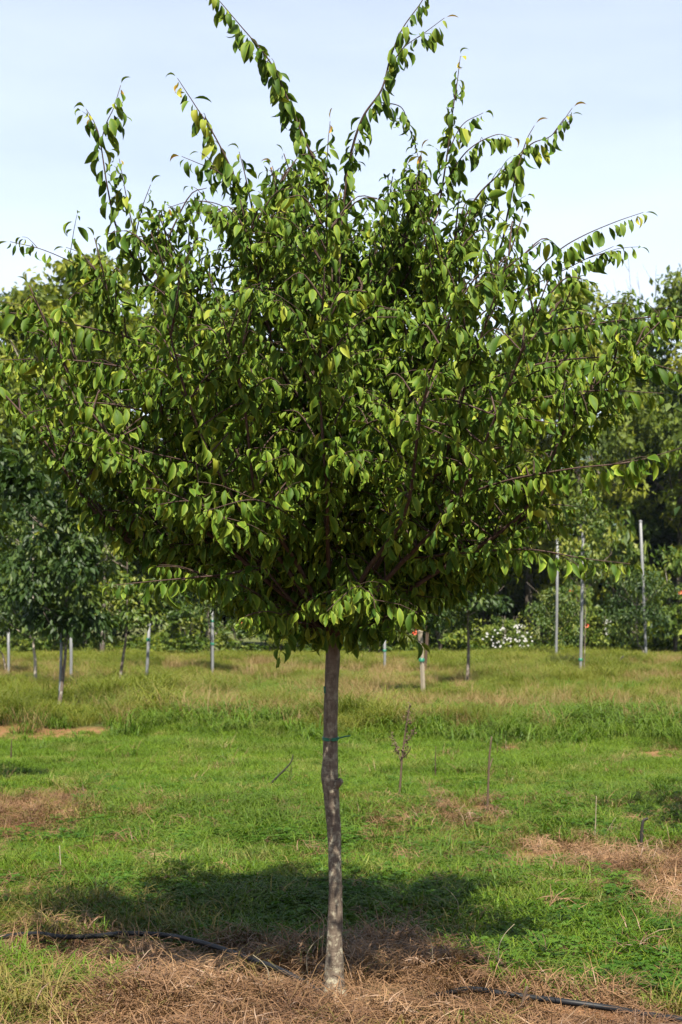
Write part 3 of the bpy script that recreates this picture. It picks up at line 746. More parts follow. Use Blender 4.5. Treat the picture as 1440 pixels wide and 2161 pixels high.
def field(y0, y1, dens, margin=2.6):
    area_n = []
    Y = rng.uniform(y0, y1, 600000); keep = rng.uniform(size=600000) < (0.48 * Y + 2 * margin) / (0.48 * y1 + 2 * margin)
    Y = Y[keep]
    area = .24 * (y1 ** 2 - y0 ** 2) + 2 * margin * (y1 - y0); n = min(int(area * dens), len(Y)); Y = Y[:n]
    X = rng.uniform(-1, 1, n) * (.24 * Y + margin)
    return X, Y
def ground_pts(x, y): return np.stack([x, y, gz(x, y) - .004], 1)

lawn_src = [source('grass_tuft', tuft_mesh('grass_tuft', 34, .07, .075, .5, .0042, .55, M_lawn, s, droop=.9), px, py, 'short green grass tuft in the mown strip', 'grass') for s, px, py in ((1, 880, 1880), (2, 420, 1830), (3, 1180, 1950))]
coarse_src = [source('coarse_grass_tuft', tuft_mesh('coarse_grass_tuft', 30, .07, .17, .4, .0065, .6, M_clump, s, 4, 1.1), px, py, 'longer arching green grass tuft', 'grass') for s, px, py in ((11, 520, 1740), (12, 350, 1750))]
meadow_src = [source('meadow_tuft', tuft_mesh('meadow_tuft', 70, .16, .34, .45, .009, .5, M_meadow, s, 4, .9), px, py, 'rough green meadow grass tuft', 'grass') for s, px, py in ((21, 500, 1500), (22, 1100, 1520))]
seed_src = [source('seed_grass_tuft', tuft_mesh('seed_grass_tuft', 40, .18, .44, .35, .006, .4, M_seed, s, 4, .6), px, py, 'tan seeding grass tuft in the meadow', 'grass') for s, px, py in ((31, 1050, 1490), (32, 560, 1520))]
straw_src = [source('straw_wisp', straw_mesh('straw_wisp', 44, .11, .14, .0030, M_straw, s), px, py, 'wisp of dead brown straw', 'straw') for s, px, py in ((41, 500, 2120), (42, 900, 2090), (43, 350, 2060))]
stand_src = [source('dry_grass_tuft', tuft_mesh('dry_grass_tuft', 16, .05, .16, .5, .004, .8, M_straw, s, 4, .8), px, py, 'standing tuft of dead tan grass', 'grass') for s, px, py in ((51, 880, 2010), (52, 960, 2060))]
yellow_src = [source('yellowing_tuft', tuft_mesh('yellowing_tuft', 24, .06, .20, .4, .006, .6, M_drygr, s, 4, 1.1), px, py, 'yellowing arching grass tuft', 'grass') for s, px, py in ((61, 200, 1930), (62, 90, 1950))]
clover_src = [source('clover_tuft', clover_mesh('clover_tuft', 34, .09, .065, .018, M_clover, s), px, py, 'small broad-leaved weeds low in the grass', 'weeds') for s, px, py in ((71, 1300, 2040), (72, 500, 1920))]
bright_src = [source('mown_tuft', tuft_mesh('mown_tuft', 60, .28, .14, .4, .016, .5, M_bright, s, 3, .6), px, py, 'bright yellow-green mown grass tuft', 'grass') for s, px, py in ((81, 1100, 1388),)]

# irrigation pipe
hp = [(-260, 1990), (-80, 1988), (60, 1998), (130, 2007), (210, 2007), (262, 2004), (340, 2007), (400, 2018), (460, 2036), (530, 2060), (580, 2075), (630, 2086), (720, 2100), (850, 2104), (970, 2108), (1015, 2119), (1060, 2129), (1130, 2139), (1200, 2148), (1290, 2161), (1420, 2180), (1600, 2200)]
hz = [.0, .0, .035, .04, .045, .05, .05, .05, .05, .045, .04, .015, -.02, -.02, .01, .03, .035, .035, .035, .035, .03, .03]
hp3 = []
for (a, b), dz in zip(hp, hz):
    g = on_ground(a, b); g.z += dz + (.022 if dz > 0 else 0); hp3.append(g)
PIPE = curve_pts(hp3, 160)
def off_pipe(x, y, r):
    return np.array([np.min((PIPE[:, 0] - a) ** 2 + ((PIPE[:, 1] - b) * .8) ** 2) for a, b in zip(x, y)]) > r * r
g = Geo(); g.tube(PIPE, .0115, 10)
link('irrigation_pipe', g.mesh('irrigation_pipe', M_hose), label='black irrigation pipe snaking through the straw past the trunk', cat='pipe')


# mown grass, nearer than the meadow
x, y = field(4.6, 17.6, 420); px, py, s, d = zones(x, y)
thin = fbm(x * 1.3, y * 1.3, 40)
keep = rng.uniform(size=len(x)) < np.clip((1 - s * .96) * (1 - d * .96) * (.25 + 1.4 * thin), 0, 1)
keep[keep] &= off_pipe(x[keep], y[keep], .2)
x, y, px, py = x[keep], y[keep], px[keep], py[keep]
hs = (.45 + 1.2 * fbm(x * 1.2, y * 1.2, 41)) * rng.uniform(.7, 1.35, len(x)) * np.interp(y, [5, 9, 12, 17], [1.15, 1.0, .95, 1.1])
hs = hs * (1 - .62 * np.maximum(zones(x, y + .35)[3], zones(x, y + .7)[3]))
scatter('lawn_grass', ground_pts(x, y), hs, lawn_src, 'short green grass growing between the nursery rows', 'grass')
# longer clumps
x, y = field(5.5, 17.4, 260); px, py, s, d = zones(x, y)
def blob(cx, cy, rx, ry): return np.exp(-(((px - cx) / rx) ** 2 + ((py - cy) / ry) ** 2))
w = blob(480, 1735, 260, 34) + .5 * blob(1330, 1690, 170, 24) + .5 * blob(1180, 1745, 110, 22) + .35 * blob(1050, 1800, 300, 40) + .3 * blob(1150, 1900, 260, 40) + .35 * blob(480, 1930, 250, 22) + .9 * blob(660, 2030, 26, 40) + .8 * blob(20, 2035, 110, 40) + .35 * blob(200, 2082, 90, 16) + .35 * blob(300, 1960, 200, 26)
w = w * (.35 + 1.3 * fbm(x * 2.0, y * 2.0, 44)) * (1 - d * .8) + .05 * fbm(x, y, 46)
keep = rng.uniform(size=len(x)) < np.clip(w, 0, 1) * .8
keep[keep] &= off_pipe(x[keep], y[keep] + .12, .22)
keep &= np.maximum(zones(x, y + .4)[3], zones(x, y + .8)[3]) < .45
x, y = x[keep], y[keep]
scatter('coarse_grass', ground_pts(x, y), rng.uniform(.6, 1.25, len(x)), coarse_src, 'longer coarse green grass in clumps along the second row', 'grass')
# yellowing grass
x, y = field(4.6, 12, 300); px, py, s, d = zones(x, y)
w = 1.0 * blob(150, 1945, 240, 40) + 1.0 * blob(30, 2140, 170, 60) + .15 * blob(890, 1960, 160, 40) + .2 * blob(870, 1760, 160, 30) + .25 * blob(60, 1740, 200, 40) + .25 * blob(300, 1720, 160, 20) + .25 * blob(1040, 1775, 180, 35) + .05 * smooth(.4, .7, fbm(x, y, 91))
keep = rng.uniform(size=len(x)) < np.clip(w, 0, 1) * .6
keep[keep] &= off_pipe(x[keep], y[keep] + .12, .2) | (rng.uniform(size=keep.sum()) < .15)
x, y = x[keep], y[keep]
scatter('yellowing_grass', ground_pts(x, y), rng.uniform(.5, 1.15, len(x)) * np.interp(y, [5, 9], [1, .7]), yellow_src, 'yellowing long grass beside the straw strip', 'grass')
# straw mulch and dead standing grass
x, y = field(4.5, 11.6, 620); px, py, s, d = zones(x, y)
keep = rng.uniform(size=len(x)) < np.clip(s * 1.0 + d * .12 + .035, 0, 1)
x, y = x[keep], y[keep]
k = off_pipe(x, y, .15) | (rng.uniform(size=len(x)) < np.where(x > 0, .14, .05)); x, y = x[k], y[k]
p = ground_pts(x, y); p[:, 2] += rng.uniform(0, .03, len(x)) * smooth(.3, .7, fbm(x * 3, y * 3, 77))
scatter('straw_mulch', p, rng.uniform(.6, 1.25, len(x)), straw_src, 'brown dead straw mulch spread along the tree row', 'straw', .3)
x, y = field(4.5, 17, 200); px, py, s, d = zones(x, y)
w = s * (.10 + .95 * blob(840, 2020, 170, 60) + .25 * blob(500, 2150, 500, 40)) + .25 * blob(880, 1965, 120, 18) + .10 * d + .25 * blob(860, 1750, 130, 26) + .07 * smooth(.4, .7, fbm(x * 1.5, y * 1.5, 90))
keep = rng.uniform(size=len(x)) < np.clip(w, 0, 1)
x, y = x[keep], y[keep]
scatter('dead_grass', ground_pts(x, y), rng.uniform(.5, 1.3, len(x)), stand_src, 'dead tan grass standing in the straw by the trunk', 'grass', .25)
x, y = field(16.2, 30, 60, 2.0); px, py, s, d = zones(x, y)
w = blob(1010, 1545, 150, 24) + blob(1330, 1548, 120, 26) + .5 * blob(60, 1540, 130, 16) + .3 * blob(420, 1552, 160, 10) + .7 * blob(560, 1475, 110, 18) + .2 * blob(800, 1545, 120, 14) + .03
keep = rng.uniform(size=len(x)) < np.clip(w * (.2 + 1.5 * fbm(x * 1.1, y * 1.1, 88)) , 0, 1) * .9
x, y = x[keep], y[keep]
scatter('clumped_grass', ground_pts(x, y), rng.uniform(1.2, 2.4, len(x)) * (.6 + .8 * fbm(x * .9, y * .6, 93)), coarse_src, 'dark green clumps of coarse grass at the near edge of the meadow', 'grass')
# weeds low in the sward
x, y = field(5.3, 13, 300); px, py, s, d = zones(x, y)
w = .9 * blob(1330, 2060, 260, 60) + .7 * blob(480, 1915, 260, 42) + .6 * blob(820, 1920, 200, 40) + .5 * blob(1120, 2010, 120, 60) + .5 * blob(1220, 1745, 130, 20) + .5 * blob(480, 1770, 260, 20) + .06
w = w * (.4 + 1.2 * fbm(x * 2, y * 2, 55)) * (1 - s * .9)
keep = rng.uniform(size=len(x)) < np.clip(w, 0, 1)
keep &= d < .5
x, y = x[keep], y[keep]
scatter('clover_patch', ground_pts(x, y), rng.uniform(.7, 1.4, len(x)), clover_src, 'low broad-leaved weeds and clover among the grass', 'weeds')
# the rough meadow behind
x, y = field(17.0, 50, 24, 7); px, py, s, d = zones(x, y)
edge = 17.6 + 3.2 * (fbm(x * .9, y * .05, 60) - .5)
keep = (y > edge) & (rng.uniform(size=len(x)) < 1 - d * .7)
x, y = x[keep], y[keep]
hs = (.22 + 1.15 * smooth(.25, .75, fbm(x * .8, y * .5, 61))) * rng.uniform(.7, 1.3, len(x)) * np.interp(y, [17, 19, 30, 50], [.5, .88, .85, .7]) * (.6 + .9 * smooth(.3, .7, fbm(x * .25, y * .15, 65)))
px, py = px[keep], py[keep]; hs = hs * (1 - .5 * np.exp(-(((px - 110) / 130) ** 2 + ((py - 1530) / 45) ** 2)))
scatter('meadow_grass', ground_pts(x, y), hs, meadow_src, 'rough tall meadow grass between the stakes', 'grass')
x, y = field(17.4, 46, 15, 7)
keep = rng.uniform(size=len(x)) < smooth(.45, .68, fbm(x * .7, y * .4, 62)) * .75 + .06
x, y = x[keep], y[keep]
scatter('seeding_grass', ground_pts(x, y), rng.uniform(.45, 1.05, len(x)), seed_src, 'tan and pinkish seeding grass over the meadow', 'grass')
x, y = field(48, 57.5, 14, 9)
scatter('mown_strip', ground_pts(x, y), rng.uniform(.6, 1.2, len(x)), bright_src, 'bright mown strip before the wood', 'grass')

# ------------------------------------------------------------------ weeds, stalks and sticks
def stalk(name, pts, rads, m, label, cat, side=None, Y=None):
    base = on_ground(*pts[0]); c = [V3((0, 0, -.03))] + [P(a, b, base.y) - base for a, b in pts[1:]]
    e = link(name, None, None, base, label=label, cat=cat)
    g = Geo(); g.tube(curve_pts(c, max(6, 4 * len(c))), np.linspace(rads[0], rads[1], max(6, 4 * len(c))), 6)
    link('stem', g.mesh('stem', m), e)
    for b in (side or []):
        q = Geo(); q.tube(curve_pts([P(a, bb, base.y + dy) - base for a, bb, dy in b], 8), np.linspace(rads[1] * 1.1, rads[1] * .6, 8), 5)
        link('twig', q.mesh('twig', m), e)
    return e, base
e, bs = stalk('dock_stalk', [(842, 1690), (846, 1640), (850, 1590), (858, 1530), (866, 1485)], (.010, .005), M_dead, 'dark brown seeding dock stalk with side branches, right of the trunk', 'weed',
          [[(848, 1612, 0), (838, 1580, .05), (826, 1548, .08)], [(850, 1600, 0), (862, 1588, -.05), (868, 1575, -.08)], [(853, 1570, 0), (870, 1550, -.03), (876, 1535, -.05)]])
def seeds(e, bs, runs, m, n, size):
    C, D, N = [], [], []; r = np.random.default_rng(5)
    for (a, b) in runs:
        for k in range(n):
            t = r.uniform(); p = np.array(P(a[0] + (b[0] - a[0]) * t, a[1] + (b[1] - a[1]) * t, bs.y)) - np.array(bs); C.append(p + r.normal(size=3) * .012); D.append(r.normal(size=3)); N.append(r.normal(size=3))
    C, D, N = map(np.array, (C, D, N)); k = len(C)
    v, f, rn, ed = scatter_cards(C, D, N, np.full(k, size), np.full(k, size * .7), np.full(k, .5)); o = link('seed_head', mesh_np('seed_head', v, f, m, rn, ed), e)
seeds(e, bs, [((850, 1590), (866, 1485)), ((850, 1600), (876, 1535)), ((840, 1590), (826, 1548))], M_dead, 60, .022)
stalk('dry_stalk', [(1028, 1722), (1030, 1680), (1033, 1600), (1038, 1555)], (.009, .006), M_dead, 'tall thin brown dry stalk standing on the red soil patch', 'weed', [[(1032, 1625, 0), (1036, 1612, .03), (1040, 1600, .05)]])
stalk('dry_stalk', [(1254, 1782), (1257, 1740), (1259, 1680)], (.006, .002), M_dead_pale, 'bleached thin upright stalk at right near the bare soil', 'weed', [[(1270, 1775, 0), (1285, 1748, 0), (1300, 1725, 0)]])
stalk('stump_stick', [(1352, 1800), (1354, 1770), (1357, 1735), (1367, 1727)], (.012, .008), M_dead_black, 'short dark bent stick in the shade at the right edge', 'stick')
stalk('broken_twig', [(1098, 2156), (1103, 2120), (1113, 2082)], (.008, .006), M_dead, 'short broken brown twig beside the pipe in the foreground', 'stick', [[(1104, 2112, 0), (1112, 2105, 0), (1118, 2102, 0)]])
stalk('pale_stalk', [(131, 1850), (128, 1820), (126, 1785)], (.005, .003), M_dead_pale, 'short bleached stalk in the grass at far left', 'weed')
stalk('fallen_branch', [(552, 1668), (575, 1650), (612, 1612), (619, 1592)], (.012, .003), M_dead_black, 'dark dead branch leaning diagonally in the grass left of the trunk', 'stick', [[(590, 1634, 0), (604, 1626, 0), (614, 1630, 0)], [(612, 1668, 0), (614, 1640, 0), (616, 1612, 0)]])
stalk('green_stalk', [(23, 1612), (24, 1585), (25, 1562)], (.009, .004), M_twig, 'small dark upright stalk at the left edge beyond the shade', 'weed')
stalk('leaning_stick', [(1291, 1412), (1302, 1400), (1316, 1385)], (.035, .03), M_dead_black, 'dark stick leaning right in the far meadow past the longest stake', 'stick')
stalk('green_stalk', [(920, 1640), (919, 1610), (920, 1575)], (.006, .003), M_twig, 'thin green stalk in the mown grass right of the dock stalk', 'weed')
for i, (a, b, h, lab) in enumerate([(560, 2105, 90, 'bent tan straw stalk over the left end of the pipe'), (655, 2075, 100, 'upright pale grass stalk just left of the trunk foot'),
                                    (905, 2070, 120, 'tan grass stalk leaning out of the straw right of the trunk'), (1060, 2070, 120, 'thin tan stalk leaning left beside the bare soil at right'),
                                    (960, 1960, 90, 'lone thin dry stalk in the grass right of the shade')]):
    k = (-1) ** i
    stalk('straw_stalk', [(a, b), (a + 8 * k, b - h * .5), (a - 4 * k, b - h * .8), (a - 26 * k, b - h)], (.0022, .0012), M_dead_pale, lab, 'stalk')

# ------------------------------------------------------------------ the young tree
TY = 5.80
base = on_ground(705, 2096); TY = base.y
tree = link('young_tree', None, None, (base.x, base.y, base.z), label='large young tree with drooping leaves and a bare trunk in the middle of the photo', cat='tree')
TB = V3((base.x, base.y, base.z))
def TP(px, py, dy=0.0): return P(px, py, TY + dy) - TB      # in the tree's own space, dy metres behind (+) or before (-) the trunk
tr = [(705, 2112), (705, 2066), (706, 2000), (708, 1900), (707, 1800), (703, 1720), (698, 1660), (696, 1635), (697, 1600), (698, 1540), (700, 1450), (703, 1370), (705, 1290), (700, 1180), (698, 1060), (704, 940), (698, 820)]
tw = [66, 42, 34, 29, 27, 29, 34, 36, 32, 29, 29, 30, 30, 27, 23, 18, 12]
pts = [TP(a, b) for a, b in tr]
cc = curve_pts(pts, 90); rr = np.interp(np.linspace(0, len(tw) - 1, 90), range(len(tw)), tw) * .5 * TY / F_PX
g = Geo(); sides = 20
g.tube(cc, rr, sides)
tme = g.mesh('trunk', M_bark)
vs = np.array([v.co[:] for v in tme.vertices]); nz = fbm(np.arctan2(vs[:, 1], vs[:, 0] + .001) * 1.5, vs[:, 2] * 14, 71) - .5
ax = np.stack([np.interp(vs[:, 2], cc[:, 2], cc[:, 0]), np.interp(vs[:, 2], cc[:, 2], cc[:, 1])], 1)
dv = vs[:, :2] - ax; vs[:, :2] = ax + dv * (1 + .22 * nz[:, None]); tme.vertices.foreach_set('co', vs.astype(np.float32).ravel()); tme.update()
trunk = link('trunk', tme, tree)
g = Geo()      # a pruned knot, and the loops of tape
k0 = TP(714, 1652, -.02); g.tube([TP(700, 1668, 0), k0, k0 + V3((.012, -.006, .01))], [.02, .017, .013], 8); link('knot', g.mesh('knot', M_bark), trunk)
def tape(py, rad, lab):
    c = TP(698, py); t = Geo(); th = np.linspace(0, 2 * np.pi, 25)
    for dz in (-.003, .003): t.tube([c + V3((math.cos(a) * rad, math.sin(a) * rad, dz + .004 * math.sin(a))) for a in th], .0042, 6)
    t.tube(curve_pts([c + V3((rad, -.01, 0)), c + V3((rad + .025, -.02, .008)), c + V3((rad + .05, -.02, .012))], 6), .003, 5)
    link('tape', t.mesh('tape', M_tape), trunk, label=lab)
tape(1558, .0300, 'green tape tied round the trunk')
t = Geo(); c = TP(688, 1455, -.012); t.tube([c, c + V3((-.004, 0, .012)), c + V3((-.002, 0, -.014))], .006, 6); link('tape', t.mesh('tape', M_tape), trunk, label='scrap of green tape higher on the trunk')

# crown envelope: reach to the left and right of the trunk, by height
ENV_Y = [1365, 1330, 1290, 1230, 1150, 1050, 950, 850, 750, 650, 580, 520, 450, 400, 350, 310, 280]
ENV_L = [20, 140, 260, 400, 500, 580, 660, 760, 790, 760, 640, 480, 350, 250, 150, 50, 0]
ENV_R = [20, 150, 280, 400, 500, 620, 700, 790, 800, 760, 590, 440, 360, 300, 190, 100, 0]
SC = TY / F_PX
EZ = [TP(700, v).z for v in ENV_Y]
Z780 = TP(700, 760).z; ZLOW = TP(700, 1335).z
def _vn(a, b): return float(vnoise(np.array([a]), np.array([b]), 33)[0])
def env(az, z):
    """crown radius in direction az at height z"""
    l = np.interp(z, EZ, ENV_L) * SC; r_ = np.interp(z, EZ, ENV_R) * SC
    c = math.cos(az); side = r_ * (c * .5 + .5) + l * (.5 - c * .5)
    w = max(0.0, -math.sin(az)) ** .6; low = min(1, max(0, (Z780 - z) / .35))
    side *= 1 + w * (.17 * (1 - low) - .64 * low)
    return side * (1 - .16 * abs(math.sin(az))) * (.82 + .30 * _vn(az * 1.3 + 4, z * 3.6))
leaf_list = []       # pos, dir(y axis), up(normal), length, rnd
tr_r = random.Random(21)
def leaves_on(c, spacing=.03, size=.085, start=.1, young=0, droop=.75, jitter=.8, dens=1.0):
    c = np.asarray(c); seg = np.linalg.norm(np.diff(c, axis=0), axis=1); L = seg.sum(); cum = np.concatenate([[0], np.cumsum(seg)])
    s = L * start; k = tr_r.randint(0, 1); az0 = tr_r.uniform(-.5, .5)
    while s < L:
        i = min(np.searchsorted(cum, s, 'right') - 1, len(seg) - 1); t = (s - cum[i]) / seg[i]
        p = V3(c[i] + (c[i + 1] - c[i]) * t); tan = V3(c[i + 1] - c[i]).normalized()
        lat = tan.cross(V3((0, 0, 1)))
        if lat.length < .2: lat = V3((math.cos(az0 + k * .4), math.sin(az0 + k * .4), 0))
        lat.normalize(); binorm = tan.cross(lat)
        ang = az0 + (0 if k % 2 else math.pi) + tr_r.gauss(0, .5)
        side = lat * math.cos(ang) + binorm * math.sin(ang)
        u = s / L
        d = side * .6 + tan * .25 + V3((0, 0, -droop * tr_r.uniform(.6, 1.9))) + V3((tr_r.gauss(0, .26), tr_r.gauss(0, .26), tr_r.gauss(0, .2))) * jitter
        d.normalize()
        up = V3((0, 0, .8)) + side * .7 + V3((tr_r.gauss(0, 1.0), tr_r.gauss(0, 1.0), 0)) * jitter
        ln = size * 1.0 * tr_r.uniform(.55, 1.2) * (1 - .5 * max(0, (u - .8) / .2))
        q = min(.96, abs(tr_r.gauss(.36, .24)))
        if u > .95 and young == 2: q = tr_r.choice([.98, 1.0, .9, .8])
        elif tr_r.random() < .025: q = tr_r.uniform(.93, .975)
        if tr_r.random() < dens: leaf_list.append((p, d, up, ln, q, young))
        s += spacing * tr_r.uniform(.65, 1.35); k += 1
    # terminal leaf
    d = (V3(c[-1] - c[-2]).normalized() + V3((0, 0, -.5))).normalized(); leaf_list.append((V3(c[-1]), d, V3((0, 0, 1)), size * .6, 1.0 if young == 2 and tr_r.random() < .4 else .6, young))

def limb_path(p0, p1, bow, n=16, wig=.03):
    d = p1 - p0; m = p0 + d * .5 + V3((d.x, d.y, 0)) * bow * .4 + V3((0, 0, -abs(bow) * .3 * math.hypot(d.x, d.y)))
    w = lambda: V3((tr_r.gauss(0, wig), tr_r.gauss(0, wig), tr_r.gauss(0, wig)))
    q1 = p0.lerp(m, .55) + w() * .6; q2 = m.lerp(p1, .5) + w()
    return curve_pts([p0, q1, m + w() * .5, q2, p1], n)

branch_meshes = []
GOLD = 2.39996
NL = 76
for i in range(NL):
    u = (i + .5) / NL
    zt_px = 1300 - u * 930 if i % 3 else 330 + tr_r.uniform(0, 1) ** 1.3 * 480
    z_tip = TP(700, zt_px + tr_r.uniform(-40, 40)).z
    az = i * GOLD + tr_r.uniform(-.3, .3)
    r_tip = env(az, z_tip) * tr_r.uniform(.82, 1.0)
    rise = .35 + .45 * u
    z0 = max(TP(700, 1350).z, z_tip - r_tip * rise * 1.6 - .05); z0 = min(z0, TP(700, 830).z)
    k = int(np.argmin(abs(cc[:, 2] - z0))); p0 = V3(cc[k])
    tip = V3((p0.x + math.cos(az) * r_tip, p0.y + math.sin(az) * r_tip, z_tip))
    c = limb_path(p0, tip, .25 if u > .25 else -.1)
    L = (tip - p0).length; g = Geo(); r0 = .003 + .0045 * L
    g.tube(c, np.linspace(r0, .0022, len(c)), 7)
    leaves_on(c, .016, .084, .40, 0)
    for j in range(int(9 + L * 10)):
        t = tr_r.uniform(.08, .97); a = int(t * (len(c) - 1)); q = V3(c[a]); tan = V3(c[min(a + 1, len(c) - 1)] - c[a - 1]).normalized()
        sd = tan.cross(V3((0, 0, 1))); sd = sd.normalized() if sd.length > .1 else V3((1, 0, 0))
        d = sd * tr_r.choice([-1, 1]) * tr_r.uniform(.5, 1.0) + tan * tr_r.uniform(.5, 1.0) + V3((0, 0, tr_r.uniform(-.25, .65)))
        d.normalize(); l2 = tr_r.uniform(.16, .46) * (1.15 - .5 * t)
        e = q + d * l2; er = math.hypot(e.x, e.y); me_ = env(math.atan2(e.y, e.x), e.z) * 1.02
        if er > me_ > 0: e = V3((e.x * me_ / er, e.y * me_ / er, e.z))
        if me_ < .02 or e.z < ZLOW: continue
        m = q.lerp(e, .55) + V3((0, 0, .04)); c2 = curve_pts([q, m, e + V3((0, 0, -.03))], 8)
        g.tube(c2, np.linspace(.0038, .0013, 8), 4)
        leaves_on(c2, .0175, .082, .12, 0)
        if l2 > .26 and tr_r.random() < .75:
            q2 = V3(c2[4]); d2 = (d + V3((tr_r.gauss(0, .7), tr_r.gauss(0, .7), tr_r.gauss(0, .4)))).normalized(); e2 = q2 + d2 * tr_r.uniform(.10, .24)
            er = math.hypot(e2.x, e2.y); me2 = env(math.atan2(e2.y, e2.x), e2.z) * 1.02
            if er < me2:
                c3 = curve_pts([q2, q2.lerp(e2, .5) + V3((0, 0, .02)), e2], 6); g.tube(c3, np.linspace(.0022, .001, 6), 4); leaves_on(c3, .0175, .08, .15, 0)
    branch_meshes.append(g)
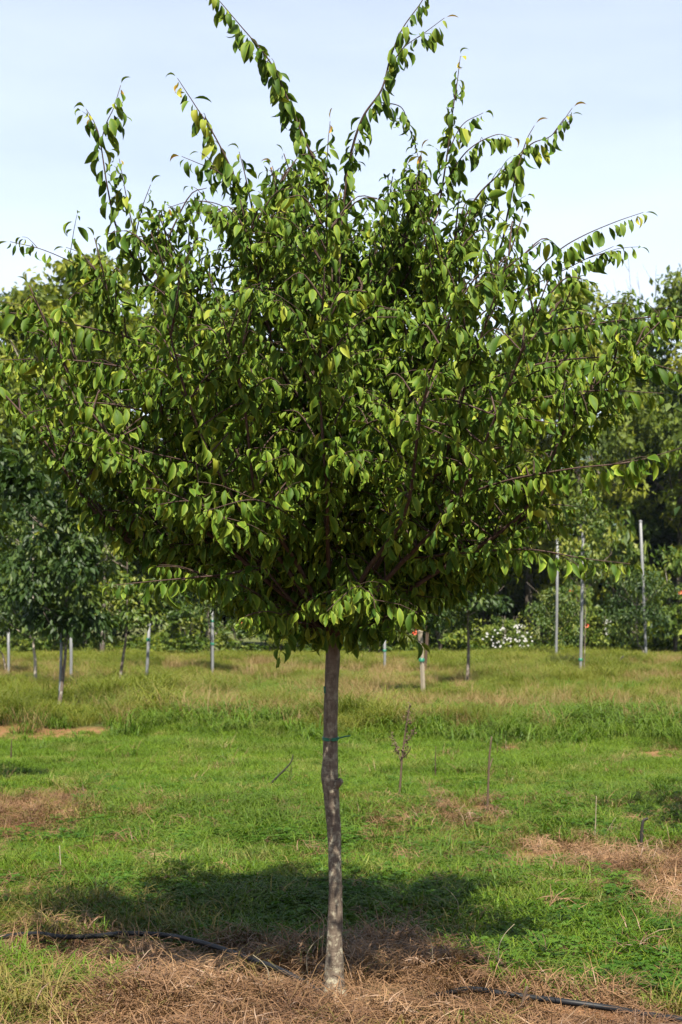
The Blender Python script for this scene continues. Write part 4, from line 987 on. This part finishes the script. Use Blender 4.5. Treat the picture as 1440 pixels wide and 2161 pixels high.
# the shoots one can pick out, in order along each: (x, y, metres behind the trunk)
SHOOTS = [
 ([(700, 560, 0), (692, 400, -.02), (645, 300, -.05), (608, 210, -.08), (570, 130, -.1), (500, 45, -.12), (432, -35, -.14)], .0088, 1.5, .016),
 ([(528, 640, -.15), (525, 480, -.22), (500, 385, -.25), (455, 290, -.28), (412, 222, -.3), (375, 165, -.32)], .0075, 1.15, .022),
 ([(335, 650, -.1), (300, 575, -.15), (250, 490, -.18), (228, 400, -.2), (212, 300, -.2), (200, 260, -.2), (182, 230, -.2)], .0070, 1.0, .040),
 ([(212, 305, -.2), (225, 260, -.22), (240, 228, -.24), (255, 180, -.24)], .0035, .75, .028),
 ([(300, 575, -.15), (285, 500, -.2), (268, 420, -.22), (252, 335, -.24)], .0050, .95, .030),
 ([(285, 505, -.2), (300, 440, -.3), (318, 390, -.32)], .0035, .9, .030),
 ([(300, 640, -.2), (230, 590, -.32), (150, 552, -.4), (85, 525, -.42), (22, 510, -.42)], .0040, 1.0, .060),
 ([(720, 480, .05), (738, 340, .05), (765, 250, .02), (805, 190, 0), (825, 120, 0), (850, 60, 0), (892, 0, 0), (905, -40, 0)], .0085, 1.15, .024),
 ([(826, 135, 0), (855, 98, -.05), (895, 70, -.08), (938, 38, -.08)], .0035, 1.05, .038),
 ([(790, 215, 0), (845, 225, .05), (862, 265, .08), (875, 305, .1)], .0035, .95, .032),
 ([(925, 450, -.1), (945, 320, -.12), (955, 240, -.13), (965, 175, -.13), (972, 118, -.13)], .0055, .72, .026),
 ([(942, 330, -.12), (975, 265, -.16), (1020, 238, -.18)], .0035, .85, .034),
 ([(930, 400, -.1), (985, 320, -.1), (1045, 285, -.1), (1080, 290, -.1)], .0045, 1.1, .024),
 ([(945, 540, -.1), (1000, 425, -.15), (1060, 362, -.2), (1120, 305, -.22), (1165, 285, -.24), (1208, 228, -.25)], .0065, 1.0, .025),
 ([(1010, 600, -.2), (1055, 525, -.25), (1072, 450, -.28), (1088, 375, -.3), (1110, 300, -.3), (1128, 265, -.3)], .0075, 1.2, .036),
 ([(1020, 660, -.2), (1100, 600, -.3), (1175, 532, -.38), (1230, 498, -.4), (1300, 468, -.42), (1358, 448, -.42)], .0050, .95, .032),
 ([(1100, 615, -.3), (1180, 575, -.38), (1240, 545, -.4), (1295, 520, -.42)], .0038, .9, .034),
 ([(690, 380, -.1), (692, 310, -.12), (697, 256, -.12)], .0030, .8, .030),
 ([(520, 480, -.2), (470, 435, -.32), (410, 424, -.36), (355, 438, -.38)], .0035, .95, .036),
 ([(500, 400, -.25), (460, 362, -.3), (420, 345, -.32), (384, 330, -.34)], .0035, .95, .034),
 ([(540, 480, -.2), (520, 380, -.25), (505, 320, -.25)], .0050, 1.25, .024),
 ([(860, 480, -.2), (880, 380, -.2), (890, 320, -.2)], .0050, 1.0, .024),
 ([(600, 480, -.2), (590, 400, -.2), (575, 350, -.2)], .0050, 1.1, .022),
 # out to the sides
 ([(1000, 760, -.2), (1130, 710, -.35), (1280, 680, -.4), (1425, 668, -.42), (1520, 690, -.4)], .0070, 1.15, .026),
 ([(980, 820, -.2), (1130, 770, -.4), (1300, 755, -.5), (1460, 790, -.5)], .0070, 1.15, .026),
 ([(950, 900, -.3), (1100, 850, -.5), (1250, 825, -.6), (1400, 830, -.6)], .0070, 1.15, .028),
 ([(900, 1080, -.3), (1050, 1020, -.55), (1200, 990, -.7), (1330, 975, -.75), (1440, 945, -.78)], .0070, 1.0, .030),
 ([(850, 1180, -.3), (1000, 1165, -.6), (1120, 1160, -.75), (1230, 1178, -.8), (1330, 1190, -.8)], .0060, 1.25, .045),
 ([(480, 800, -.2), (330, 730, -.35), (180, 690, -.4), (20, 660, -.4), (-80, 680, -.4)], .0070, 1.15, .026),
 ([(460, 860, -.2), (320, 790, -.4), (150, 760, -.5), (-20, 760, -.5)], .0070, 1.1, .026),
 ([(480, 950, -.3), (340, 880, -.5), (200, 850, -.6), (60, 870, -.6)], .0070, 1.1, .028),
 ([(560, 1030, -.3), (420, 980, -.5), (300, 950, -.65), (180, 900, -.7)], .0060, 1.2, .028),
 ([(520, 1120, -.3), (400, 1060, -.6), (280, 970, -.7), (150, 930, -.7)], .0060, 1.2, .030),
 ([(560, 1200, -.3), (450, 1215, -.6), (340, 1225, -.8), (240, 1235, -.85)], .0060, 1.3, .030),
 ([(600, 1290, -.2), (520, 1240, -.5), (440, 1215, -.6), (380, 1225, -.65)], .0050, 1.2, .034),
 # towards the camera
 ([(690, 1080, -.2), (660, 1000, -.6), (620, 960, -.85), (560, 975, -.98)], .0055, 1.0, .034),
 ([(690, 1060, -.2), (700, 980, -.7), (725, 955, -.95), (752, 985, -1.0)], .0055, 1.05, .026),
 ([(680, 1140, -.2), (600, 1080, -.7), (530, 1055, -.95), (430, 1080, -1.05)], .0060, 1.05, .030),
 ([(640, 1170, -.2), (500, 1110, -.7), (410, 1060, -.85), (330, 1065, -.9)], .0055, 1.15, .030),
 ([(720, 1010, -.2), (770, 900, -.7), (860, 890, -.95), (960, 930, -1.05), (1010, 970, -1.1)], .0060, 1.35, .034),
 ([(800, 960, -.2), (930, 900, -.6), (1060, 880, -.9), (1180, 895, -1.0)], .0060, 1.35, .040),
 ([(780, 1090, -.2), (930, 1000, -.7), (1050, 945, -.95), (1130, 950, -1.0)], .0060, 1.35, .036),
 ([(720, 1300, -.1), (735, 1255, -.5), (745, 1240, -.7), (720, 1262, -.82), (690, 1290, -.86)], .0045, 1.2, .026),
 ([(725, 1290, -.1), (760, 1250, -.5), (785, 1255, -.7), (792, 1285, -.74)], .0045, 1.15, .030),
 ([(600, 860, -.2), (560, 760, -.6), (520, 745, -.8), (480, 770, -.88)], .0055, 1.05, .026),
 ([(590, 880, -.2), (545, 800, -.7), (530, 780, -.85), (550, 820, -.92)], .0045, 1.05, .026),
 ([(690, 900, -.2), (690, 800, -.7), (690, 780, -.85), (660, 800, -.93)], .0050, 1.0, .026),
 ([(700, 900, -.2), (720, 800, -.7), (720, 790, -.85), (705, 830, -.92)], .0045, 1.0, .026),
 ([(500, 760, -.2), (440, 680, -.6), (430, 660, -.75), (480, 680, -.8)], .0050, 1.1, .028),
 ([(880, 830, -.2), (950, 760, -.6), (1000, 745, -.8), (1060, 765, -.88)], .0050, 1.15, .034),
 ([(1000, 860, -.3), (1120, 790, -.7), (1180, 775, -.85), (1215, 800, -.9)], .0050, 1.15, .040),
 ([(640, 1330, -.05), (600, 1300, -.4), (560, 1290, -.5), (520, 1300, -.55)], .0045, 1.1, .026),
 ([(760, 1330, -.05), (820, 1300, -.4), (880, 1290, -.5), (930, 1300, -.5)], .0045, 1.1, .026),
 ([(690, 1345, 0), (660, 1320, -.25), (630, 1315, -.3), (600, 1330, -.3)], .0045, 1.1, .024),
 ([(715, 1345, 0), (760, 1322, -.25), (800, 1318, -.3), (835, 1330, -.3)], .0045, 1.1, .024),
]
for ctrl, r0, size, sp_ in SHOOTS:
    c = curve_pts([TP(*q) for q in ctrl], 8 * len(ctrl)); g = Geo()
    # carry the shoot back to the wood it grows from
    q = V3(c[0]); k = int(np.argmin(abs(cc[:, 2] - max(TP(700, 1350).z, q.z - .7 * math.hypot(q.x, q.y) - .05)))); p0 = V3(cc[k])
    if (q - p0).length > .12 and r0 > .004:
        cb = curve_pts([p0, p0.lerp(q, .5) + V3((q.x - p0.x, q.y - p0.y, 0)) * .08, q], 8); g.tube(cb, np.linspace(r0 * 1.2, r0 * .72, 8), 7)
    r0 *= .72
    g.tube(c, np.linspace(r0, .0012, len(c)), 6)
    young = 1 if ctrl[-1][1] < 480 else 0
    leaves_on(c, sp_ * .48, .096 * (.75 + .25 * size), .10, 2 if young else 1, .9, .7, .92)
    top = ctrl[-1][1] < 480; Ls = np.linalg.norm(np.diff(c, axis=0), axis=1).sum()
    for j in range(int(Ls * (4 if top else 9))):
        t = tr_r.uniform(.05, .82); a = max(1, int(t * (len(c) - 1))); q = V3(c[a]); tan = V3(c[min(a + 1, len(c) - 1)] - c[a - 1]).normalized()
        dd = tan * tr_r.uniform(.4, 1.0) + V3((tr_r.gauss(0, .7), tr_r.gauss(0, .7), tr_r.gauss(.1, .35))); dd.normalize(); l2 = tr_r.uniform(.05, .11) if top else tr_r.uniform(.08, .22)
        c2 = curve_pts([q, q + dd * l2 * .6 + V3((0, 0, .012)), q + dd * l2], 5); g.tube(c2, np.linspace(.0016, .0008, 5), 4); leaves_on(c2, .022, .078, .25, 0)
    branch_meshes.append(g)
for g in branch_meshes: link('branch', g.mesh('branch', M_twig), tree)

# leaves: the ones that show largest are parts of their own, the rest are one part
n = len(leaf_list)
Pn = np.array([l[0][:] for l in leaf_list]); Dn = np.array([l[1][:] for l in leaf_list]); Un = np.array([l[2][:] for l in leaf_list])
Ln = np.array([l[3] for l in leaf_list]); Qn = np.array([l[4] for l in leaf_list]); Yn = np.array([l[5] for l in leaf_list])
X = np.cross(Dn, Un); X /= np.linalg.norm(X, axis=1)[:, None]; Z = np.cross(X, Dn)
VAR = rng.integers(0, len(LEAVES), n)
ctr = Pn + Dn * Ln[:, None] * .5 + np.array(TB[:]); lpx, lpy, ldep = proj(ctr)
view = ctr - np.array([0, 0, CAM_Z]); view /= np.linalg.norm(view, axis=1)[:, None]
area = (Ln / ldep) ** 2 * (abs((Z * view).sum(1)) + .25)
cell = {}
inside = (lpx > 10) & (lpx < 1430) & (lpy > 8)
for i in np.argsort(ldep):
    if not inside[i]: continue
    key = (int(lpx[i] // 34), int(lpy[i] // 40))
    if key not in cell: cell[key] = i
front = np.array(sorted(cell.values(), key=lambda i: -area[i]))[:298]
sel = np.zeros(n, bool); sel[front] = True
print('leaves', n)
Vs, Fs, Rs, Es, o = [], [], [], [], 0
for vi, (lv, lf, le) in enumerate(LEAVES):
    idx = np.where((VAR == vi) & ~sel)[0]
    M = np.stack([X[idx], Dn[idx], Z[idx]], 1) * Ln[idx][:, None, None]
    v = np.einsum('vk,nkc->nvc', lv, M) + Pn[idx][:, None, :]
    k = len(lv); Vs.append(v.reshape(-1, 3)); Fs.append((lf[None] + (np.arange(len(idx)) * k)[:, None, None] + o).reshape(-1, 3)); o += len(idx) * k
    Rs.append(np.repeat(Qn[idx], k)); Es.append(np.tile(le, len(idx)))
link('foliage', mesh_np('foliage', np.concatenate(Vs), np.concatenate(Fs), M_leaf, np.concatenate(Rs), np.concatenate(Es), True), tree, kind='stuff')
LM = {}
for i in front:
    qk = min(5, int(Qn[i] * 6)) if Qn[i] < .9 else int(Qn[i] * 40); key = (int(VAR[i]), qk)
    if key not in LM:
        lv, lf, le = LEAVES[VAR[i]]; LM[key] = mesh_np('leaf', lv, lf, M_leaf, np.full(len(lv), (qk + .5) / 6 if qk < 6 else Qn[i]), le, True)
    ob = link('leaf', LM[key], tree)
    Mx = Matrix((V3(X[i]) * Ln[i], V3(Dn[i]) * Ln[i], V3(Z[i]) * Ln[i])).transposed().to_4x4(); Mx.translation = V3(Pn[i]); ob.matrix_basis = Mx

# neighbouring trees of the second row, standing just outside the frame, whose shade lies on the grass
def neighbour(x, y, h, w, label, seed):
    e = link('nursery_tree', None, None, (x, y, gzf(x, y)), label=label, cat='tree', group='second-row trees outside the picture')
    g = Geo(); g.tube(curve_pts([(0, 0, -.05), (.03, 0, 1.0), (0, 0, h * .8)], 8), np.linspace(.04, .012, 8), 8); link('trunk', g.mesh('trunk', M_bark_mid), e)
    link('crown', crown_mesh('crown', M_young, w, h - 1.7, 40, 90, .11, .5, seed, 1.4), e)
neighbour(3.55, 9.3, 3.9, 1.1, 'leafy young tree just outside the right edge', 91)
neighbour(-3.5, 11.7, 3.8, .9, 'leafy young tree just outside the left edge', 92)

# the air: far things fade towards blue
bpy_v = [(x, y, z) for x in (-1620, 1620) for y in (-75, 2720) for z in (-4, 290)]
hz_me = bpy.data.meshes.new('haze'); hz_me.from_pydata(bpy_v, [], [(0, 1, 3, 2), (4, 6, 7, 5), (0, 4, 5, 1), (2, 3, 7, 6), (0, 2, 6, 4), (1, 5, 7, 3)]); hz_me.update()
hz_m = bpy.data.materials.new('haze'); hz_m.use_nodes = True; hz_m.node_tree.nodes.clear()
hv = hz_m.node_tree.nodes.new('ShaderNodeVolumePrincipled'); ho = hz_m.node_tree.nodes.new('ShaderNodeOutputMaterial')
hv.inputs['Color'].default_value = (.62, .76, .95, 1); hv.inputs['Density'].default_value = .00010; hv.inputs['Anisotropy'].default_value = .2
hz_m.node_tree.links.new(hv.outputs[0], ho.inputs['Volume']); hz_me.materials.append(hz_m)
link('haze', hz_me, kind='stuff', label='thin blue summer haze over the field and hills', cat='haze')
